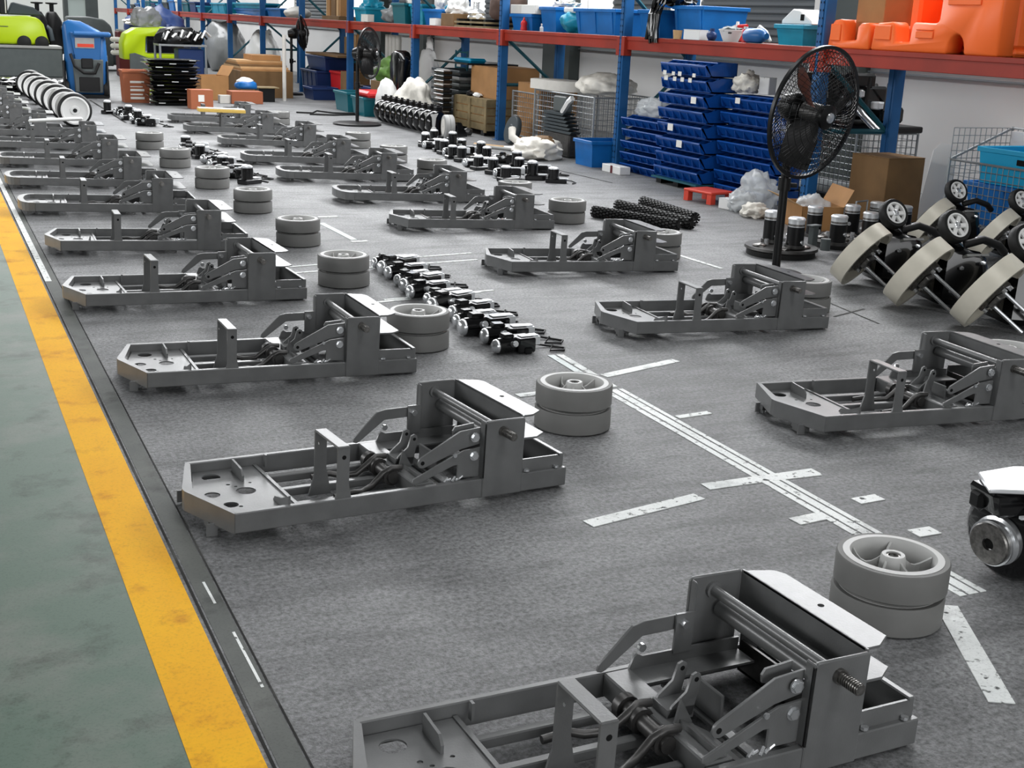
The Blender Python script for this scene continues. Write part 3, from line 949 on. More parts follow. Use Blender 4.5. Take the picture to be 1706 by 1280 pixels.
# ---------------------------------------------------------------- leaning sweeper units with broad pale hoops
def sweeper(label, loc, s=1.0, rot=0.0, front=True):
    t = thing('sweeper_unit', label, 'sweeper', (*loc, 0), rot, 'leaning sweeper units')
    R = 0.185 * s
    ax = Vector(AXIS).normalized()
    upv = Vector((0, 0, 1))
    dn = (-upv + ax * ax.z).normalized()
    z0 = -dn.z * R + abs(ax.z) * 0.045 + 0.004
    c = Vector((0, 0, z0))
    q = ax.to_track_quat('Z', 'Y').to_matrix().to_4x4()
    M = Matrix.Translation(c) @ q
    MB().lathe([(R - 0.012, -0.045), (R, -0.043), (R, 0.043), (R - 0.012, 0.045), (R - 0.022, 0.04), (R - 0.022, -0.04)], 64, M, close=True).build('hoop', 'cream band', t, smooth=40)
    MB().lathe([(0.0, -0.05), (R - 0.024, -0.05), (R - 0.024, -0.025), (0.10 * s, -0.02), (0.08 * s, 0.0), (0.0, 0.0)], 40, M).build('drum_back', 'black gloss', t, smooth=40)
    MB().lathe([(R * 0.62, -0.012), (R * 0.66, -0.012), (R * 0.66, 0.018), (R * 0.62, 0.018)], 40, M, close=True).build('inner_ring', 'cream band', t, smooth=40)
    m = MB().box(-0.05, 0.05, -0.075, 0.075, 0.0, 0.05, M).box(-0.07, 0.02, -0.03, 0.03, 0.05, 0.075, M)
    m.build('bracket', 'worn steel', t, bev=0.004)
    for x, y in ((-0.045, -0.06), (0.045, 0.06), (-0.045, 0.06), (0.045, -0.06)):
        MB().cyl(M @ Vector((x, y, 0.05)), M @ Vector((x, y, 0.068)), 0.011, n=8).build('bolt', 'zinc', t)
    B = M.to_3x3()
    for sd in (-0.03, 0.035):
        a = M @ Vector((sd * 0.6, sd, 0.03))
        d = ROD_DIR
        L = (a.z - 0.012) / -d.z if d.z < 0 else 0.2
        MB().cyl(a, a + d * min(L, 0.34), 0.009, n=8).build('rod', 'zinc', t)
    # black housing behind / beside the hoop, and its small castor on top
    h = MB()
    rt, up = RIGHT, Vector((0, 0, 1))
    bk = BACK
    def W(a_, b_, c_):
        return Vector((0, 0, 0.0)) + rt * a_ + bk * b_ + up * c_
    hull = [W(0.10, 0.02, 0.02), W(0.37, -0.02, 0.02), W(0.37, 0.30, 0.02), W(0.06, 0.28, 0.02), W(0.13, 0.08, 0.30), W(0.33, 0.04, 0.28), W(0.36, 0.27, 0.24), W(0.12, 0.26, 0.31)]
    h.add(hull, [(0, 1, 5, 4), (1, 2, 6, 5), (2, 3, 7, 6), (3, 0, 4, 7), (4, 5, 6, 7), (0, 3, 2, 1)])
    h.build('housing', 'black gloss', t, bev=0.03)
    MB().prism([(0, 0), (0.16, 0.02), (0.15, 0.06), (0.02, 0.05)], 0, 0.012, 'xy', Matrix.Translation(W(0.22, 0.0, 0.265)) @ Matrix.Rotation(-0.4, 4, 'X')).build('cover_plate', 'rim grey', t)
    for k in range(7):
        p = W(0.16 + 0.045 * k, -0.02 + 0.03 * (k % 3), 0.10 + 0.035 * ((k * 3) % 5))
        MB().blob(p, (0.016, 0.012, 0.012), 0.3, 2, k, 1).build('bolt', 'zinc', t)
    cc = W(0.185, 0.13, 0.385)
    wa = CAST_AXIS
    q2 = wa.to_track_quat('Z', 'Y').to_matrix().to_4x4()
    Mw = Matrix.Translation(cc) @ q2
    r = 0.083
    MB().lathe([(r - 0.022, -0.024), (r - 0.006, -0.026), (r, -0.016), (r, 0.016), (r - 0.006, 0.026), (r - 0.022, 0.024)], 32, Mw, close=True).build('castor_tyre', 'black rubber', t, smooth=50)
    rim = MB().lathe([(r - 0.022, -0.02), (r - 0.022, 0.027), (r - 0.030, 0.027), (r - 0.032, 0.012), (r - 0.032, -0.02)], 32, Mw, close=True).lathe([(0, -0.02), (r - 0.03, -0.02), (r - 0.03, 0.006), (0, 0.006)], 24, Mw)
    rim = rim.build('castor_rim', 'white plastic', t, smooth=40)
    for k in range(6):
        an = k * PI / 3
        sp = MB().box(0.008, r - 0.028, -0.011, 0.011, 0.006, 0.022, Mw @ Matrix.Rotation(an, 4, 'Z')).build('castor_spoke', 'white plastic', t, bev=0.003)
        MB().prism([(0.018, 0), (r - 0.034, -0.014), (r - 0.034, 0.014)], 0.0062, 0.008, 'xy', Mw @ Matrix.Rotation(an + PI / 6, 4, 'Z')).build('spoke_gap', 'dark steel', t)
    MB().lathe([(0, 0), (0.018, 0), (0.018, 0.026), (0.012, 0.03), (0, 0.03)], 14, Mw).build('castor_hub', 'zinc', t)
    MB().tube([cc - wa * 0.03, cc - wa * 0.06 + Vector((0, 0, -0.03)), W(0.25, 0.18, 0.26)], 0.028, 8).build('castor_fork', 'black gloss', t)
    m = MB()
    m.box(0.0, 0.07, -0.012, 0.012, 0.0, 0.02, Matrix.Translation(W(0.30, 0.12, 0.32)) @ Matrix.Rotation(0.6, 4, 'Z'))
    m.build('latch', 'zinc', t, bev=0.003)
    MB().tube([W(0.24, 0.12, 0.30), W(0.33, 0.12, 0.33), W(0.42, 0.15, 0.30), W(0.47, 0.2, 0.26)], 0.02, 8).build('hose', 'black rubber', t, smooth=60)
    return t


AXIS = Vector((0.38, -0.72, -0.56))
RIGHT = Vector((cy, -sy, 0)).normalized()
BACK = Vector((sy, cy, 0)).normalized()
ROD_DIR = (RIGHT * 0.75 - BACK * 0.25 - Vector((0, 0, 0.62))).normalized()
CAST_AXIS = (-RIGHT * 0.05 - BACK * 0.72 + Vector((0, 0, 0.42)) + RIGHT * 0.35).normalized()
sw = sweeper('leaning sweeper with broad pale hoop, beside the fan pole', (4.542, 5.208), 1.0)
for lab, x, y, sc in (('leaning sweeper with broad pale hoop, middle one of the front three', 4.458, 4.676, 1.05), ('leaning sweeper with broad pale hoop, front one cut by the picture edge', 4.463, 4.219, 1.05),
                      ('leaning sweeper behind the one beside the fan pole', 5.870, 6.107, 0.95), ('leaning sweeper behind the middle front one, by the blue crate cage', 5.954, 5.645, 0.95)):
    dup(sw, (x, y, 0), 0, lab, scale=sc)


# ---------------------------------------------------------------- black brush motors standing on brush plates
def brush_plate(label, loc, r):
    t = thing('brush_plate', label, 'plate', loc, 0.3, 'round brush deck plates')
    MB().lathe([(0, 0.03), (r * 0.9, 0.025), (r, 0.04), (r * 0.98, 0.055), (r * 0.7, 0.05), (0, 0.055)], 40).build('disc', 'dark steel', t, smooth=50)
    MB().lathe([(r * 0.86, 0.0), (r * 0.93, 0.0), (r * 0.93, 0.03), (r * 0.86, 0.03)], 40, close=True).build('bristle_ring', 'black rubber', t)
    for k in range(5):
        an = k * 1.3
        MB().blob((r * 0.62 * math.cos(an), r * 0.62 * math.sin(an), 0.058), (0.05, 0.035, 0.014), 0.3, 2, k, 2, 0.5).build('casting', 'worn steel', t)
    for k in range(4):
        an = k * 1.7 + 0.5
        MB().cyl((r * 0.4 * math.cos(an), r * 0.4 * math.sin(an), 0.05), (r * 0.4 * math.cos(an), r * 0.4 * math.sin(an), 0.09), 0.014, n=8).build('stud', 'zinc', t)


brush_plate('round brush plate under the motors, nearest the fan pole', (4.729, 6.149, 0), 0.225)
brush_plate('round brush plate under the motors, further from the fan pole', (5.328, 6.327, 0), 0.20)


def brush_motor(label, loc, h):
    t = thing('brush_motor', label, 'motor', loc, mr.uniform(0, 6), 'upright black brush motors')
    MB().cyl((0, 0, 0.0), (0, 0, h), 0.052, n=20).build('body', 'black plastic', t, smooth=50)
    MB().lathe([(0.050, h), (0.050, h + 0.038), (0.053, h + 0.040), (0.053, h + 0.048), (0.045, h + 0.056), (0, h + 0.057)], 20).build('end_cap', 'bright metal', t, smooth=40)
    MB().lathe([(0.0505, h + 0.006), (0.0512, h + 0.006), (0.0512, h + 0.018), (0.0505, h + 0.018)], 20, close=True).build('label_band', 'worn steel', t)
    MB().cyl((0.04, 0, h * 0.55), (0.062, 0, h * 0.55), 0.013, n=10).cyl((-0.04, 0, h * 0.3), (-0.06, 0, h * 0.3), 0.013, n=10).build('brush_cap', 'zinc', t)
    MB().cyl((0, 0, 0), (0, 0, 0.02), 0.062, n=20).build('base_flange', 'dark steel', t)
    return t


spots = [('on the plate in front of the fan pole', 4.751, 6.049, 0.058, 0.13), ('half hidden by the fan pole', 4.735, 6.266, 0.058, 0.14), ('with a reddish side, in front of the open carton', 5.396, 6.686, 0.0, 0.15),
         ('in the middle of the motors', 5.104, 6.085, 0.058, 0.13), ('behind the middle of the motors', 5.723, 6.698, 0.0, 0.15), ('beside the leaning sweepers', 5.665, 6.444, 0.0, 0.14),
         ('in front of the tall carton', 6.022, 6.795, 0.0, 0.15), ('between the tall carton and the sweepers', 6.096, 6.604, 0.0, 0.15)]
bm_ = None
for w, x, y, z, h in spots:
    brush_motor('upright black motor with pale cap ' + w, (x, y, z), h)
t = thing('mount_bracket', 'small grey mounting bracket standing among the black motors', 'bracket', (5.019, 6.215, 0), 0.2)
MB().box(-0.025, 0.025, -0.02, 0.02, 0, 0.16).box(-0.045, 0.045, -0.025, 0.025, 0.155, 0.165).build('post', 'machine grey', t, bev=0.003)
t = thing('mount_bracket', 'short grey mounting block standing among the black motors', 'bracket', (4.894, 5.937, 0.058), 0.2)
MB().cyl((0, 0, 0), (0, 0, 0.07), 0.03, n=12).build('block', 'machine grey', t)
t = thing('wire_stand', 'small square wire stand behind the black motors', 'stand', (5.841, 6.752, 0), 0.3)
for x in (-0.07, 0.07):
    MB().tube([(x, 0, 0), (x, 0, 0.22)], 0.006, 5).build('upright', 'wire', t)
MB().tube([(-0.07, 0, 0.22), (0.07, 0, 0.22)], 0.006, 5).tube([(-0.07, 0, 0.08), (0.07, 0, 0.08)], 0.006, 5).build('crossbar', 'wire', t)


# ---------------------------------------------------------------- drive motor with pulley at the picture edge
t = thing('drive_motor', 'round black drive motor with chrome pulley and white top plate', 'motor', (2.411, 2.072, 0), 0)
ax = (-RIGHT * 0.80 - BACK * 0.55 - Vector((0, 0, 0.10))).normalized()
q = ax.to_track_quat('Z', 'Y').to_matrix().to_4x4()
M = Matrix.Translation((0, 0, 0.125)) @ q
MB().lathe([(0.0, -0.22), (0.10, -0.20), (0.122, -0.16), (0.124, 0.0), (0.118, 0.035), (0.098, 0.055), (0.0, 0.06)], 40, M).build('body', 'black gloss', t, smooth=50)
MB().lathe([(0.125, -0.10), (0.133, -0.10), (0.133, -0.07), (0.125, -0.07)], 40, M, close=True).build('rear_ring', 'machine dark', t, smooth=50)
MB().lathe([(0.0, 0.06), (0.062, 0.06), (0.064, 0.068), (0.064, 0.078), (0.056, 0.082), (0.054, 0.088), (0.060, 0.094), (0.060, 0.102)], 36, M).build('pulley', 'zinc', t, smooth=40)
MB().lathe([(0.052, 0.10), (0.054, 0.10), (0.055, 0.108), (0.052, 0.112), (0.016, 0.112), (0.016, 0.10)], 36, M, close=True).build('pulley_face', 'worn steel', t, smooth=30)
MB().lathe([(0, 0.1025), (0.016, 0.1025), (0.016, 0.104), (0, 0.104)], 6, M).build('bore', 'hole', t)
T = Matrix.Translation(tuple(-RIGHT * 0.03)) @ Matrix.Rotation(-YAW + 0.28, 4, 'Z')
MB().prism([(-0.11, -0.06), (0.0, -0.09), (0.02, -0.06), (0.10, -0.10), (0.30, -0.16), (0.34, 0.02), (0.06, 0.08), (-0.06, 0.055)], 0.256, 0.267, 'xy', T).build('top_plate', 'bright metal', t, bev=0.003)
MB().prism([(-0.02, 0.248), (0.08, 0.242), (0.14, 0.22), (0.13, 0.205), (0.0, 0.22)], -0.11, -0.07, 'xz', T).build('cast_bracket', 'worn steel', t, bev=0.004)
MB().prism([(-0.08, 0.19), (0.10, 0.18), (0.12, 0.256), (-0.10, 0.256)], -0.07, 0.04, 'xz', T).build('yoke', 'black gloss', t, bev=0.01)
MB().box(-0.100, -0.076, -0.02, 0.03, 0.19, 0.24, T).build('side_lug', 'black plastic', t, bev=0.01)
MB().box(-0.05, 0.05, -0.115, -0.105, 0.205, 0.212, T).box(-0.02, 0.08, -0.115, -0.105, 0.216, 0.222, T).build('wire_clip', 'bright metal', t)
MB().prism([(0.10, 0.25), (0.17, 0.22), (0.22, 0.12), (0.30, 0.10), (0.30, 0.25)], -0.17, -0.14, 'xz', T).build('end_plate', 'bright metal', t, bev=0.004)
MB().cyl(T @ Vector((0.06, -0.118, 0.205)), T @ Vector((0.10, -0.118, 0.21)), 0.008).build('bolt', 'zinc', t)


# ---------------------------------------------------------------- tall pole fans
def pole_fan(label, base, face, tilt, zc, rad, off, pole_r=0.024, base_r=0.16, head=True):
    t = thing('pole_fan', label, 'fan', (*base, 0), 0)
    MB().lathe([(0, 0), (base_r, 0), (base_r, 0.02), (base_r * 0.9, 0.03), (0.03, 0.045), (0, 0.045)], 36).build('base', 'black plastic', t, smooth=40)
    MB().cyl((0, 0, 0.03), (0, 0, zc - 0.02), pole_r, n=14).build('pole', 'black plastic', t)
    MB().cyl((0, 0, zc * 0.52), (0, 0, zc * 0.52 + 0.07), pole_r + 0.011, n=14).build('collar', 'black plastic', t)
    MB().cyl((pole_r, 0, zc * 0.55), (pole_r + 0.045, -0.02, zc * 0.55), 0.013, n=10).build('knob', 'black plastic', t)
    f = Vector((*face, 0)).normalized()
    f = (f * math.cos(tilt) + Vector((0, 0, math.sin(tilt)))).normalized()
    q = f.to_track_quat('Z', 'Y').to_matrix().to_4x4()
    c = Vector((0, 0, zc)) + f * off
    M = Matrix.Translation(c) @ q
    MB().lathe([(0, -off - 0.06), (0.06, -off - 0.05), (0.085, -off + 0.02), (0.085, -0.10), (0.05, -0.07), (0, -0.07)], 20, M).build('motor_housing', 'black plastic', t, smooth=50)
    rim = MB()
    rim.lathe([(rad - 0.009, -0.009), (rad + 0.009, -0.009), (rad + 0.009, 0.009), (rad - 0.009, 0.009)], 56, M, close=True).build('guard_rim', 'black plastic', t, smooth=50)
    for nm, sg, dep in (('front_guard', 1, 0.085), ('rear_guard', -1, 0.095)):
        g_ = MB()
        K = 72
        def prof(u):
            return rad * (0.16 + 0.84 * u), sg * dep * (1 - u ** 2.6)
        for k in range(K):
            an = 2 * PI * k / K
            pts = []
            for u in (0, 0.3, 0.6, 0.85, 1.0):
                r, z = prof(u)
                a2 = an + 0.22 * u
                pts.append(M @ Vector((r * math.cos(a2), r * math.sin(a2), z)))
            g_.tube(pts, 0.0018, 3)
        for u in (0.12, 0.24, 0.36, 0.48, 0.60, 0.72, 0.84, 0.93):
            r, z = prof(u)
            g_.tube([M @ Vector((r * math.cos(2 * PI * k / 48), r * math.sin(2 * PI * k / 48), z)) for k in range(48)], 0.0018, 3, closed=True)
        g_.build(nm, 'black plastic', t, smooth=0)['kind'] = 'stuff'
    MB().lathe([(0, 0.075), (0.065, 0.078), (0.065, 0.094), (0.045, 0.104), (0, 0.106)], 24, M).build('guard_plate', 'black plastic', t, smooth=40)
    MB().lathe([(0, 0.106), (0.028, 0.106), (0.026, 0.113), (0, 0.114)], 20, M).build('badge', 'zinc', t, smooth=40)
    MB().lathe([(0, -0.06), (0.055, -0.06), (0.055, 0.05), (0.04, 0.065), (0, 0.068)], 20, M).build('hub', 'dark steel', t, smooth=40)
    for k in range(3):
        b = MB()
        rows = 6
        vs, fs = [], []
        for i in range(rows):
            r = 0.05 + (rad * 0.86 - 0.05) * i / (rows - 1)
            w = (0.35 + 0.35 * math.sin(PI * min(1, 0.25 + i / (rows - 1) * 0.7))) * (1.5 if i < 3 else 1.15)
            for j_ in range(5):
                s_ = j_ / 4 - 0.5
                an = 2 * PI * k / 3 + s_ * w + 0.3 * i / rows
                vs.append((r * math.cos(an), r * math.sin(an), s_ * 0.10))
        for i in range(rows - 1):
            for j_ in range(4):
                p = i * 5 + j_
                fs.append((p, p + 1, p + 6, p + 5))
        n_ = len(vs)
        vs += [(x, y, z - 0.004) for x, y, z in vs]
        fs += [tuple(i + n_ for i in f_)[::-1] for f_ in fs]
        b.add(vs, fs, M)
        b.build('blade', 'black plastic', t, smooth=60)
    return t


FAN = Vector((4.243, 5.544))
pole_fan('tall black pole fan with large wire guard in front of the blue bins', FAN, (0.24, -0.97), -0.15, 0.93, 0.345, 0.15)
pole_fan('black pole fan in front of the rack, seen nearly edge-on with round base', (4.910, 15.082), (0.70, -0.71), 0.05, 0.86, 0.30, 0.16, 0.022, 0.30)
pole_fan('black pole fan far back beside the long carton', (5.598, 20.690), (0.94, -0.32), 0.1, 0.98, 0.28, 0.18, 0.022, 0.19)


# ---------------------------------------------------------------- pallet rack along the wall
RX, RB = 6.02, 6.74
ys = [4.77, 7.57, 10.47, 13.22, 16.04, 18.86, 21.55, 24.30, 27.09] + [27.09 + 2.79 * i for i in range(1, 7)]
rack = thing('pallet_rack', 'long blue and red pallet rack along the windowed wall', 'rack', (0, 0, 0), 0)
for i, y in enumerate(ys):
    for x, nm in ((RX, 'front_upright'), (RB, 'rear_upright')):
        m = MB().box(x - 0.045, x + 0.045, y - 0.043, y + 0.043, 0.0, 2.9)
        m.box(x - 0.052, x - 0.045, y - 0.020, y + 0.020, 0.0, 2.9)
        o = m.build(nm, 'rack blue', rack, bev=0.004)
        bx('foot_plate', 'rack blue', x - 0.07, x + 0.07, y - 0.06, y + 0.06, 0, 0.008, rack)
    if y < 17 and i > 0:
        m = MB()
        for k in range(30):
            z = 0.10 + k * 0.055
            for s_ in (-0.016, 0.016):
                m.box(RX - 0.054, RX - 0.0515, y + s_ - 0.004, y + s_ + 0.004, z, z + 0.014)
        m.build('perforation', 'hole', rack, smooth=0)['kind'] = 'stuff'
    hi = i % 2
    segs = [(0.18, 0.18), (0.35, 0.95), (0.95, 1.6) if hi else (1.62, 1.05), (1.75, 2.3)] if not hi else [(0.62, 0.62), (1.14, 0.62), (1.14, 1.75), (2.4, 1.75)]
    for z0, z1 in segs:
        MB().tube([(RX + 0.03, y + 0.012, z0), (RB - 0.03, y + 0.012, z1)], 0.019, 4).build('brace', 'rack teal', rack, smooth=0)
for i in range(len(ys) - 1):
    a, b = ys[i] + 0.046, ys[i + 1] - 0.046
    for x in (RX, RB):
        MB().box(x - 0.022, x + 0.022, a, b, 1.105, 1.225).box(x - 0.03, x + 0.014, a, b, 1.19, 1.225).build('beam', 'rack red', rack, bev=0.003)
    for e in (a, b):
        MB().box(RX - 0.056, RX + 0.03, e - 0.03, e + 0.03, 1.05, 1.2252).build('beam_bracket', 'rack red', rack, bev=0.004)
    MB().box(RX + 0.024, RB - 0.024, a, b, 1.20, 1.222).build('deck_panel', 'deck', rack)
DZ = 1.2255


# ---------------------------------------------------------------- containers: builders
def tub(name, label, cat, m, loc, lx, ly, h, rz=0.0, group=None, k=0.88, rim=True, ribs=0, holes=False, wall=0.008):
    """open plastic tub: tapered shell with a rim, its length along local y"""
    t = thing(name, label, cat, loc, rz, group)
    a, b = lx / 2, ly / 2
    o = MB()
    vs = []
    for (kx, z, d) in ((k, 0, 0), (1, h, 0), (1, h, wall), (k, 0.012, wall)):
        for sx, sy__ in ((-1, -1), (1, -1), (1, 1), (-1, 1)):
            vs.append((sx * (a * kx - d), sy__ * (b * kx - d), z))
    fs = [(3, 2, 1, 0), (12, 13, 14, 15)]
    for r in range(3):
        for i in range(4):
            j_ = (i + 1) % 4
            fs.append((r * 4 + i, r * 4 + j_, r * 4 + 4 + j_, r * 4 + 4 + i))
    o.add(vs, fs)
    o.build('shell', m, t)
    if rim:
        w = 0.014
        r_ = MB()
        r_.box(-a - w, a + w, -b - w, -b + 0.004, h - 0.03, h + 0.004).box(-a - w, a + w, b - 0.004, b + w, h - 0.03, h + 0.004)
        r_.box(-a - w, -a + 0.004, -b, b, h - 0.03, h + 0.004).box(a - 0.004, a + w, -b, b, h - 0.03, h + 0.004)
        r_.build('rim', m, t, bev=0.004)
    for i in range(ribs):
        y = -b * 0.8 + 1.6 * b * i / max(1, ribs - 1)
        MB().prism([(-a * k - 0.008, 0.02), (-a - 0.008, h - 0.03), (-a + 0.006, h - 0.03), (-a * k + 0.006, 0.02)], y - 0.015, y + 0.015, 'xz').build('rib', m, t)
    if holes:
        for sx in (-1, 1):
            MB().box(sx * (a + 0.002) - 0.004, sx * (a + 0.002) + 0.004, -0.055, 0.055, h * 0.62, h * 0.78).build('hand_hole', 'hole', t, bev=0.003)
        for sy__ in (-1, 1):
            MB().box(-0.05, 0.05, sy__ * b - 0.006, sy__ * b + 0.006, h * 0.62, h * 0.78).build('hand_hole', 'hole', t, bev=0.003)
    return t


def carton(label, loc, lx, ly, h, rz=0.0, m='card', flaps=True, group=None, tape=True, name='carton', open_=0.0):
    t = thing(name, label, 'box', loc, rz, group)
    a, b = lx / 2, ly / 2
    if open_:
        o = MB()
        w = 0.006
        o.box(-a, a, -b, b, 0, 0.006).box(-a, -a + w, -b, b, 0, h).box(a - w, a, -b, b, 0, h).box(-a, a, -b, -b + w, 0, h).box(-a, a, b - w, b, 0, h)
        o.build('body', m, t)
        MB().add([(-a, -b, h), (-a, b, h), (-a - lx * 0.4, b, h + open_), (-a - lx * 0.4, -b, h + open_), (-a, -b, h - 0.004), (-a, b, h - 0.004), (-a - lx * 0.4, b, h + open_ - 0.004), (-a - lx * 0.4, -b, h + open_ - 0.004)],
                 [(0, 1, 2, 3), (7, 6, 5, 4), (0, 3, 7, 4), (1, 5, 6, 2), (3, 2, 6, 7)]).build('flap', 'card pale', t)
        MB().add([(a, -b, h), (a, b, h), (a + lx * 0.2, b, h + open_ * 2), (a + lx * 0.2, -b, h + open_ * 2), (a, -b, h - 0.004), (a, b, h - 0.004), (a + lx * 0.2, b, h + open_ * 2 - 0.004), (a + lx * 0.2, -b, h + open_ * 2 - 0.004)],
                 [(3, 2, 1, 0), (4, 5, 6, 7), (4, 7, 3, 0), (2, 6, 5, 1), (7, 6, 2, 3)]).build('flap', m, t)
        return t
    MB().box(-a, a, -b, b, 0, h).build('body', m, t, bev=0.004)
    if flaps:
        for s_ in (-1, 1):
            MB().box(-a, a, min(0.002 * s_, s_ * b), max(0.002 * s_, s_ * b), h, h + 0.005).build('flap', m, t)
    if tape:
        MB().box(-a - 0.001, a + 0.001, -0.025, 0.025, h + 0.005, h + 0.0065).build('tape', 'card pale', t)
    return t


def sack(name, label, cat, m, loc, r, amp=0.22, freq=1.6, seed=0, rz=0.0, flat=0.25, neck=False, group=None, sub=4):
    t = thing(name, label, cat, loc, rz, group)
    MB().blob((0, 0, r[2] * (1 - flat)), r, amp, freq, seed, sub, flat).build('body', m, t, smooth=70)
    if neck:
        MB().blob((r[0] * 0.15, 0, r[2] * (2 - flat) * 1.0), (r[0] * 0.28, r[1] * 0.28, r[2] * 0.35), 0.4, 2.2, seed + 5, 3).build('neck', m, t, smooth=70)
    return t


def cage(name, label, loc, lx, ly, h, rz=0.0, pitch=0.055, front_h=None, open_top=True):
    """welded wire mesh container on short feet, length along local y"""
    t = thing(name, label, 'cage', loc, rz)
    a, b = lx / 2, ly / 2
    fh = front_h or h

    def panel(nm, p, ux, w, hh):
        m = MB()
        p, ux = Vector(p), Vector(ux)
        nv, nh = int(w / pitch), int(hh / pitch)
        r = 0.0028
        up = Vector((0, 0, 1))
        for i in range(nv + 1):
            q = p + ux * (w * i / nv)
            m.tube([q, q + up * hh], r, 4)
        for i in range(nh + 1):
            q = p + up * (hh * i / nh)
            m.tube([q, q + ux * w], r, 4)
        m.build(nm, 'wire', t, smooth=0)['kind'] = 'stuff'
    z = 0.08
    panel('front_mesh', (-a, -b, z), (0, 1, 0), ly, fh - z)
    panel('rear_mesh', (a, -b, z), (0, 1, 0), ly, h - z)
    panel('side_mesh', (-a, -b, z), (1, 0, 0), lx, h - z)
    panel('side_mesh', (-a, b, z), (1, 0, 0), lx, h - z)
    MB().box(-a, a, -b, b, z - 0.012, z).build('floor_panel', 'wire', t)
    for sx in (-1, 1):
        hh = fh if sx < 0 else h
        for sy__ in (-1, 1):
            MB().tube([(sx * a, sy__ * b, 0), (sx * a, sy__ * b, hh + 0.01)], 0.011, 6).build('corner_post', 'wire', t)
        MB().tube([(sx * a, -b, hh), (sx * a, b, hh)], 0.009, 6).build('top_bar', 'wire', t)
    for sy__ in (-1, 1):
        MB().tube([(-a, sy__ * b, fh), (a, sy__ * b, h)], 0.009, 6).build('top_bar', 'wire', t)
    return t


# ---------------------------------------------------------------- blue divided parts bins in three stacks
def parts_bin(label, group, loc, ly, h, d=0.30, cards=()):
    t = thing('parts_bin', label, 'bin', loc, 0, group)
    b = ly / 2
    w = 0.006
    sd = [(0, 0.012), (0.05, 0.0), (d, 0.0), (d, h * 0.94), (0.12, h * 0.94), (0.05, h * 0.72), (-0.012, h * 0.72), (-0.012, h * 0.50)]
    for y in (-b, b - w):
        MB().prism(sd[::-1], y, y + w, 'xz').build('end_wall', 'bin blue', t)
    MB().box(d - w, d, -b, b, 0, h * 0.94).box(0.03, d, -b, b, 0, 0.008).build('shell', 'bin blue', t)
    MB().prism([(0.05, 0.0), (0.056, 0.008), (0.004, h * 0.72), (-0.016, h * 0.76), (-0.021, h * 0.66), (-0.008, h * 0.56)], -b, b, 'xz').build('front_lip', 'bin blue', t, bev=0.002)
    MB().box(0.10, 0.125, -b, b, h * 0.86, h * 0.95).build('stacking_bar', 'bin blue', t, bev=0.002)
    for i in range(1, 6):
        y = -b + ly * i / 6
        MB().prism(sd[::-1], y - 0.002, y + 0.002, 'xz').build('divider', 'bin blue', t)
    for y, z, s_ in cards:
        MB().box(-0.025, -0.022, y - 0.032 * s_, y + 0.032 * s_, h * 0.25 + z, h * 0.25 + z + 0.045 * s_).build('label_card', 'paper', t)
    return t


st = [('tallest middle stack', 5.86, 9.17, 0.70, 8, 0.124, 'parts bins in the tall middle stack'), ('low stack beside the rack upright', 5.97, 9.96, 0.74, 5, 0.104, 'parts bins in the low stack'),
      ('stack behind the large fan', 5.98, 8.38, 0.74, 7, 0.116, 'parts bins in the stack behind the fan')]
cards = {0: {2: [(-0.05, 0.0, 1.3)], 3: [(0.12, 0.0, 1.3)], 5: [(-0.22, 0.0, 1.2)], 6: [(0.26, 0.04, 0.9), (0.12, 0.04, 0.8), (0.0, 0.04, 0.8), (-0.12, 0.04, 0.8)], 7: [(0.26, -0.04, 0.8), (0.12, -0.04, 0.7), (0.02, -0.04, 0.8), (-0.2, -0.04, 0.7)]}, 2: {6: [(0.12, 0.02, 1.0)]}}
for si, (w, x, y, ly, nl, h, grp) in enumerate(st):
    for k in range(nl):
        parts_bin('blue divided parts bin, %s from the floor in the %s' % (ordinal(k), w), grp, (x + 0.008 * math.sin(k * 2.3 + si), y + 0.006 * math.cos(k * 1.7), k * h + 0.0015 * k + (0.06 if si == 0 else 0.0)), ly, h, cards=cards.get(si, {}).get(k, ()))
t = thing('small_pallet', 'low dark green pallet under the tallest blue bin stack', 'pallet', (5.99, 9.17, 0), 0)
for y in (-0.28, 0, 0.28):
    bx('runner', 'black plastic', -0.13, 0.16, y - 0.04, y + 0.04, 0, 0.045, t)
bx('deck_board', 'rack teal', -0.16, 0.18, -0.36, 0.36, 0.045, 0.0585, t)


# ---------------------------------------------------------------- on the rack deck, far to near
tub('flat_crate', 'flat teal crate on the rack deck, topmost of three far away', 'crate', 'crate teal', (6.25, 25.7, DZ + 0.136), 0.4, 2.4, 0.10, rim=True)
tub('flat_crate', 'long teal crate on the rack deck under the topmost flat one', 'crate', 'crate blue', (6.31, 25.75, DZ), 0.42, 2.5, 0.13)
tub('flat_crate', 'square teal crate at the far end of the flat crates', 'crate', 'crate teal', (6.25, 28.4, DZ), 0.4, 1.5, 0.22, ribs=3)
tub('flat_crate', 'blue crate at the near end of the flat crates', 'crate', 'crate blue', (6.25, 23.6, DZ), 0.4, 1.0, 0.15)
t = thing('paper_pile', 'loose white papers on the beam below the flat crates', 'paper', (6.035, 25.9, DZ), 0.0)
for k, z in enumerate((0, 0.006, 0.012)):
    MB().box(-0.05, 0.03, -0.5 + k * 0.3, 0.2 + k * 0.3, z, z + 0.005).build('sheet', 'paper', t)
sack('cushion', 'cream cushion lying on the rack deck beside an upright', 'cushion', 'off white', (6.2, 22.5, DZ), (0.22, 0.44, 0.11), 0.12, 1.2, 2, flat=0.3)
t = thing('board_bundle', 'upright bundle of tan cardboard boards on the rack deck', 'boards', (6.25, 20.1, DZ), 0)
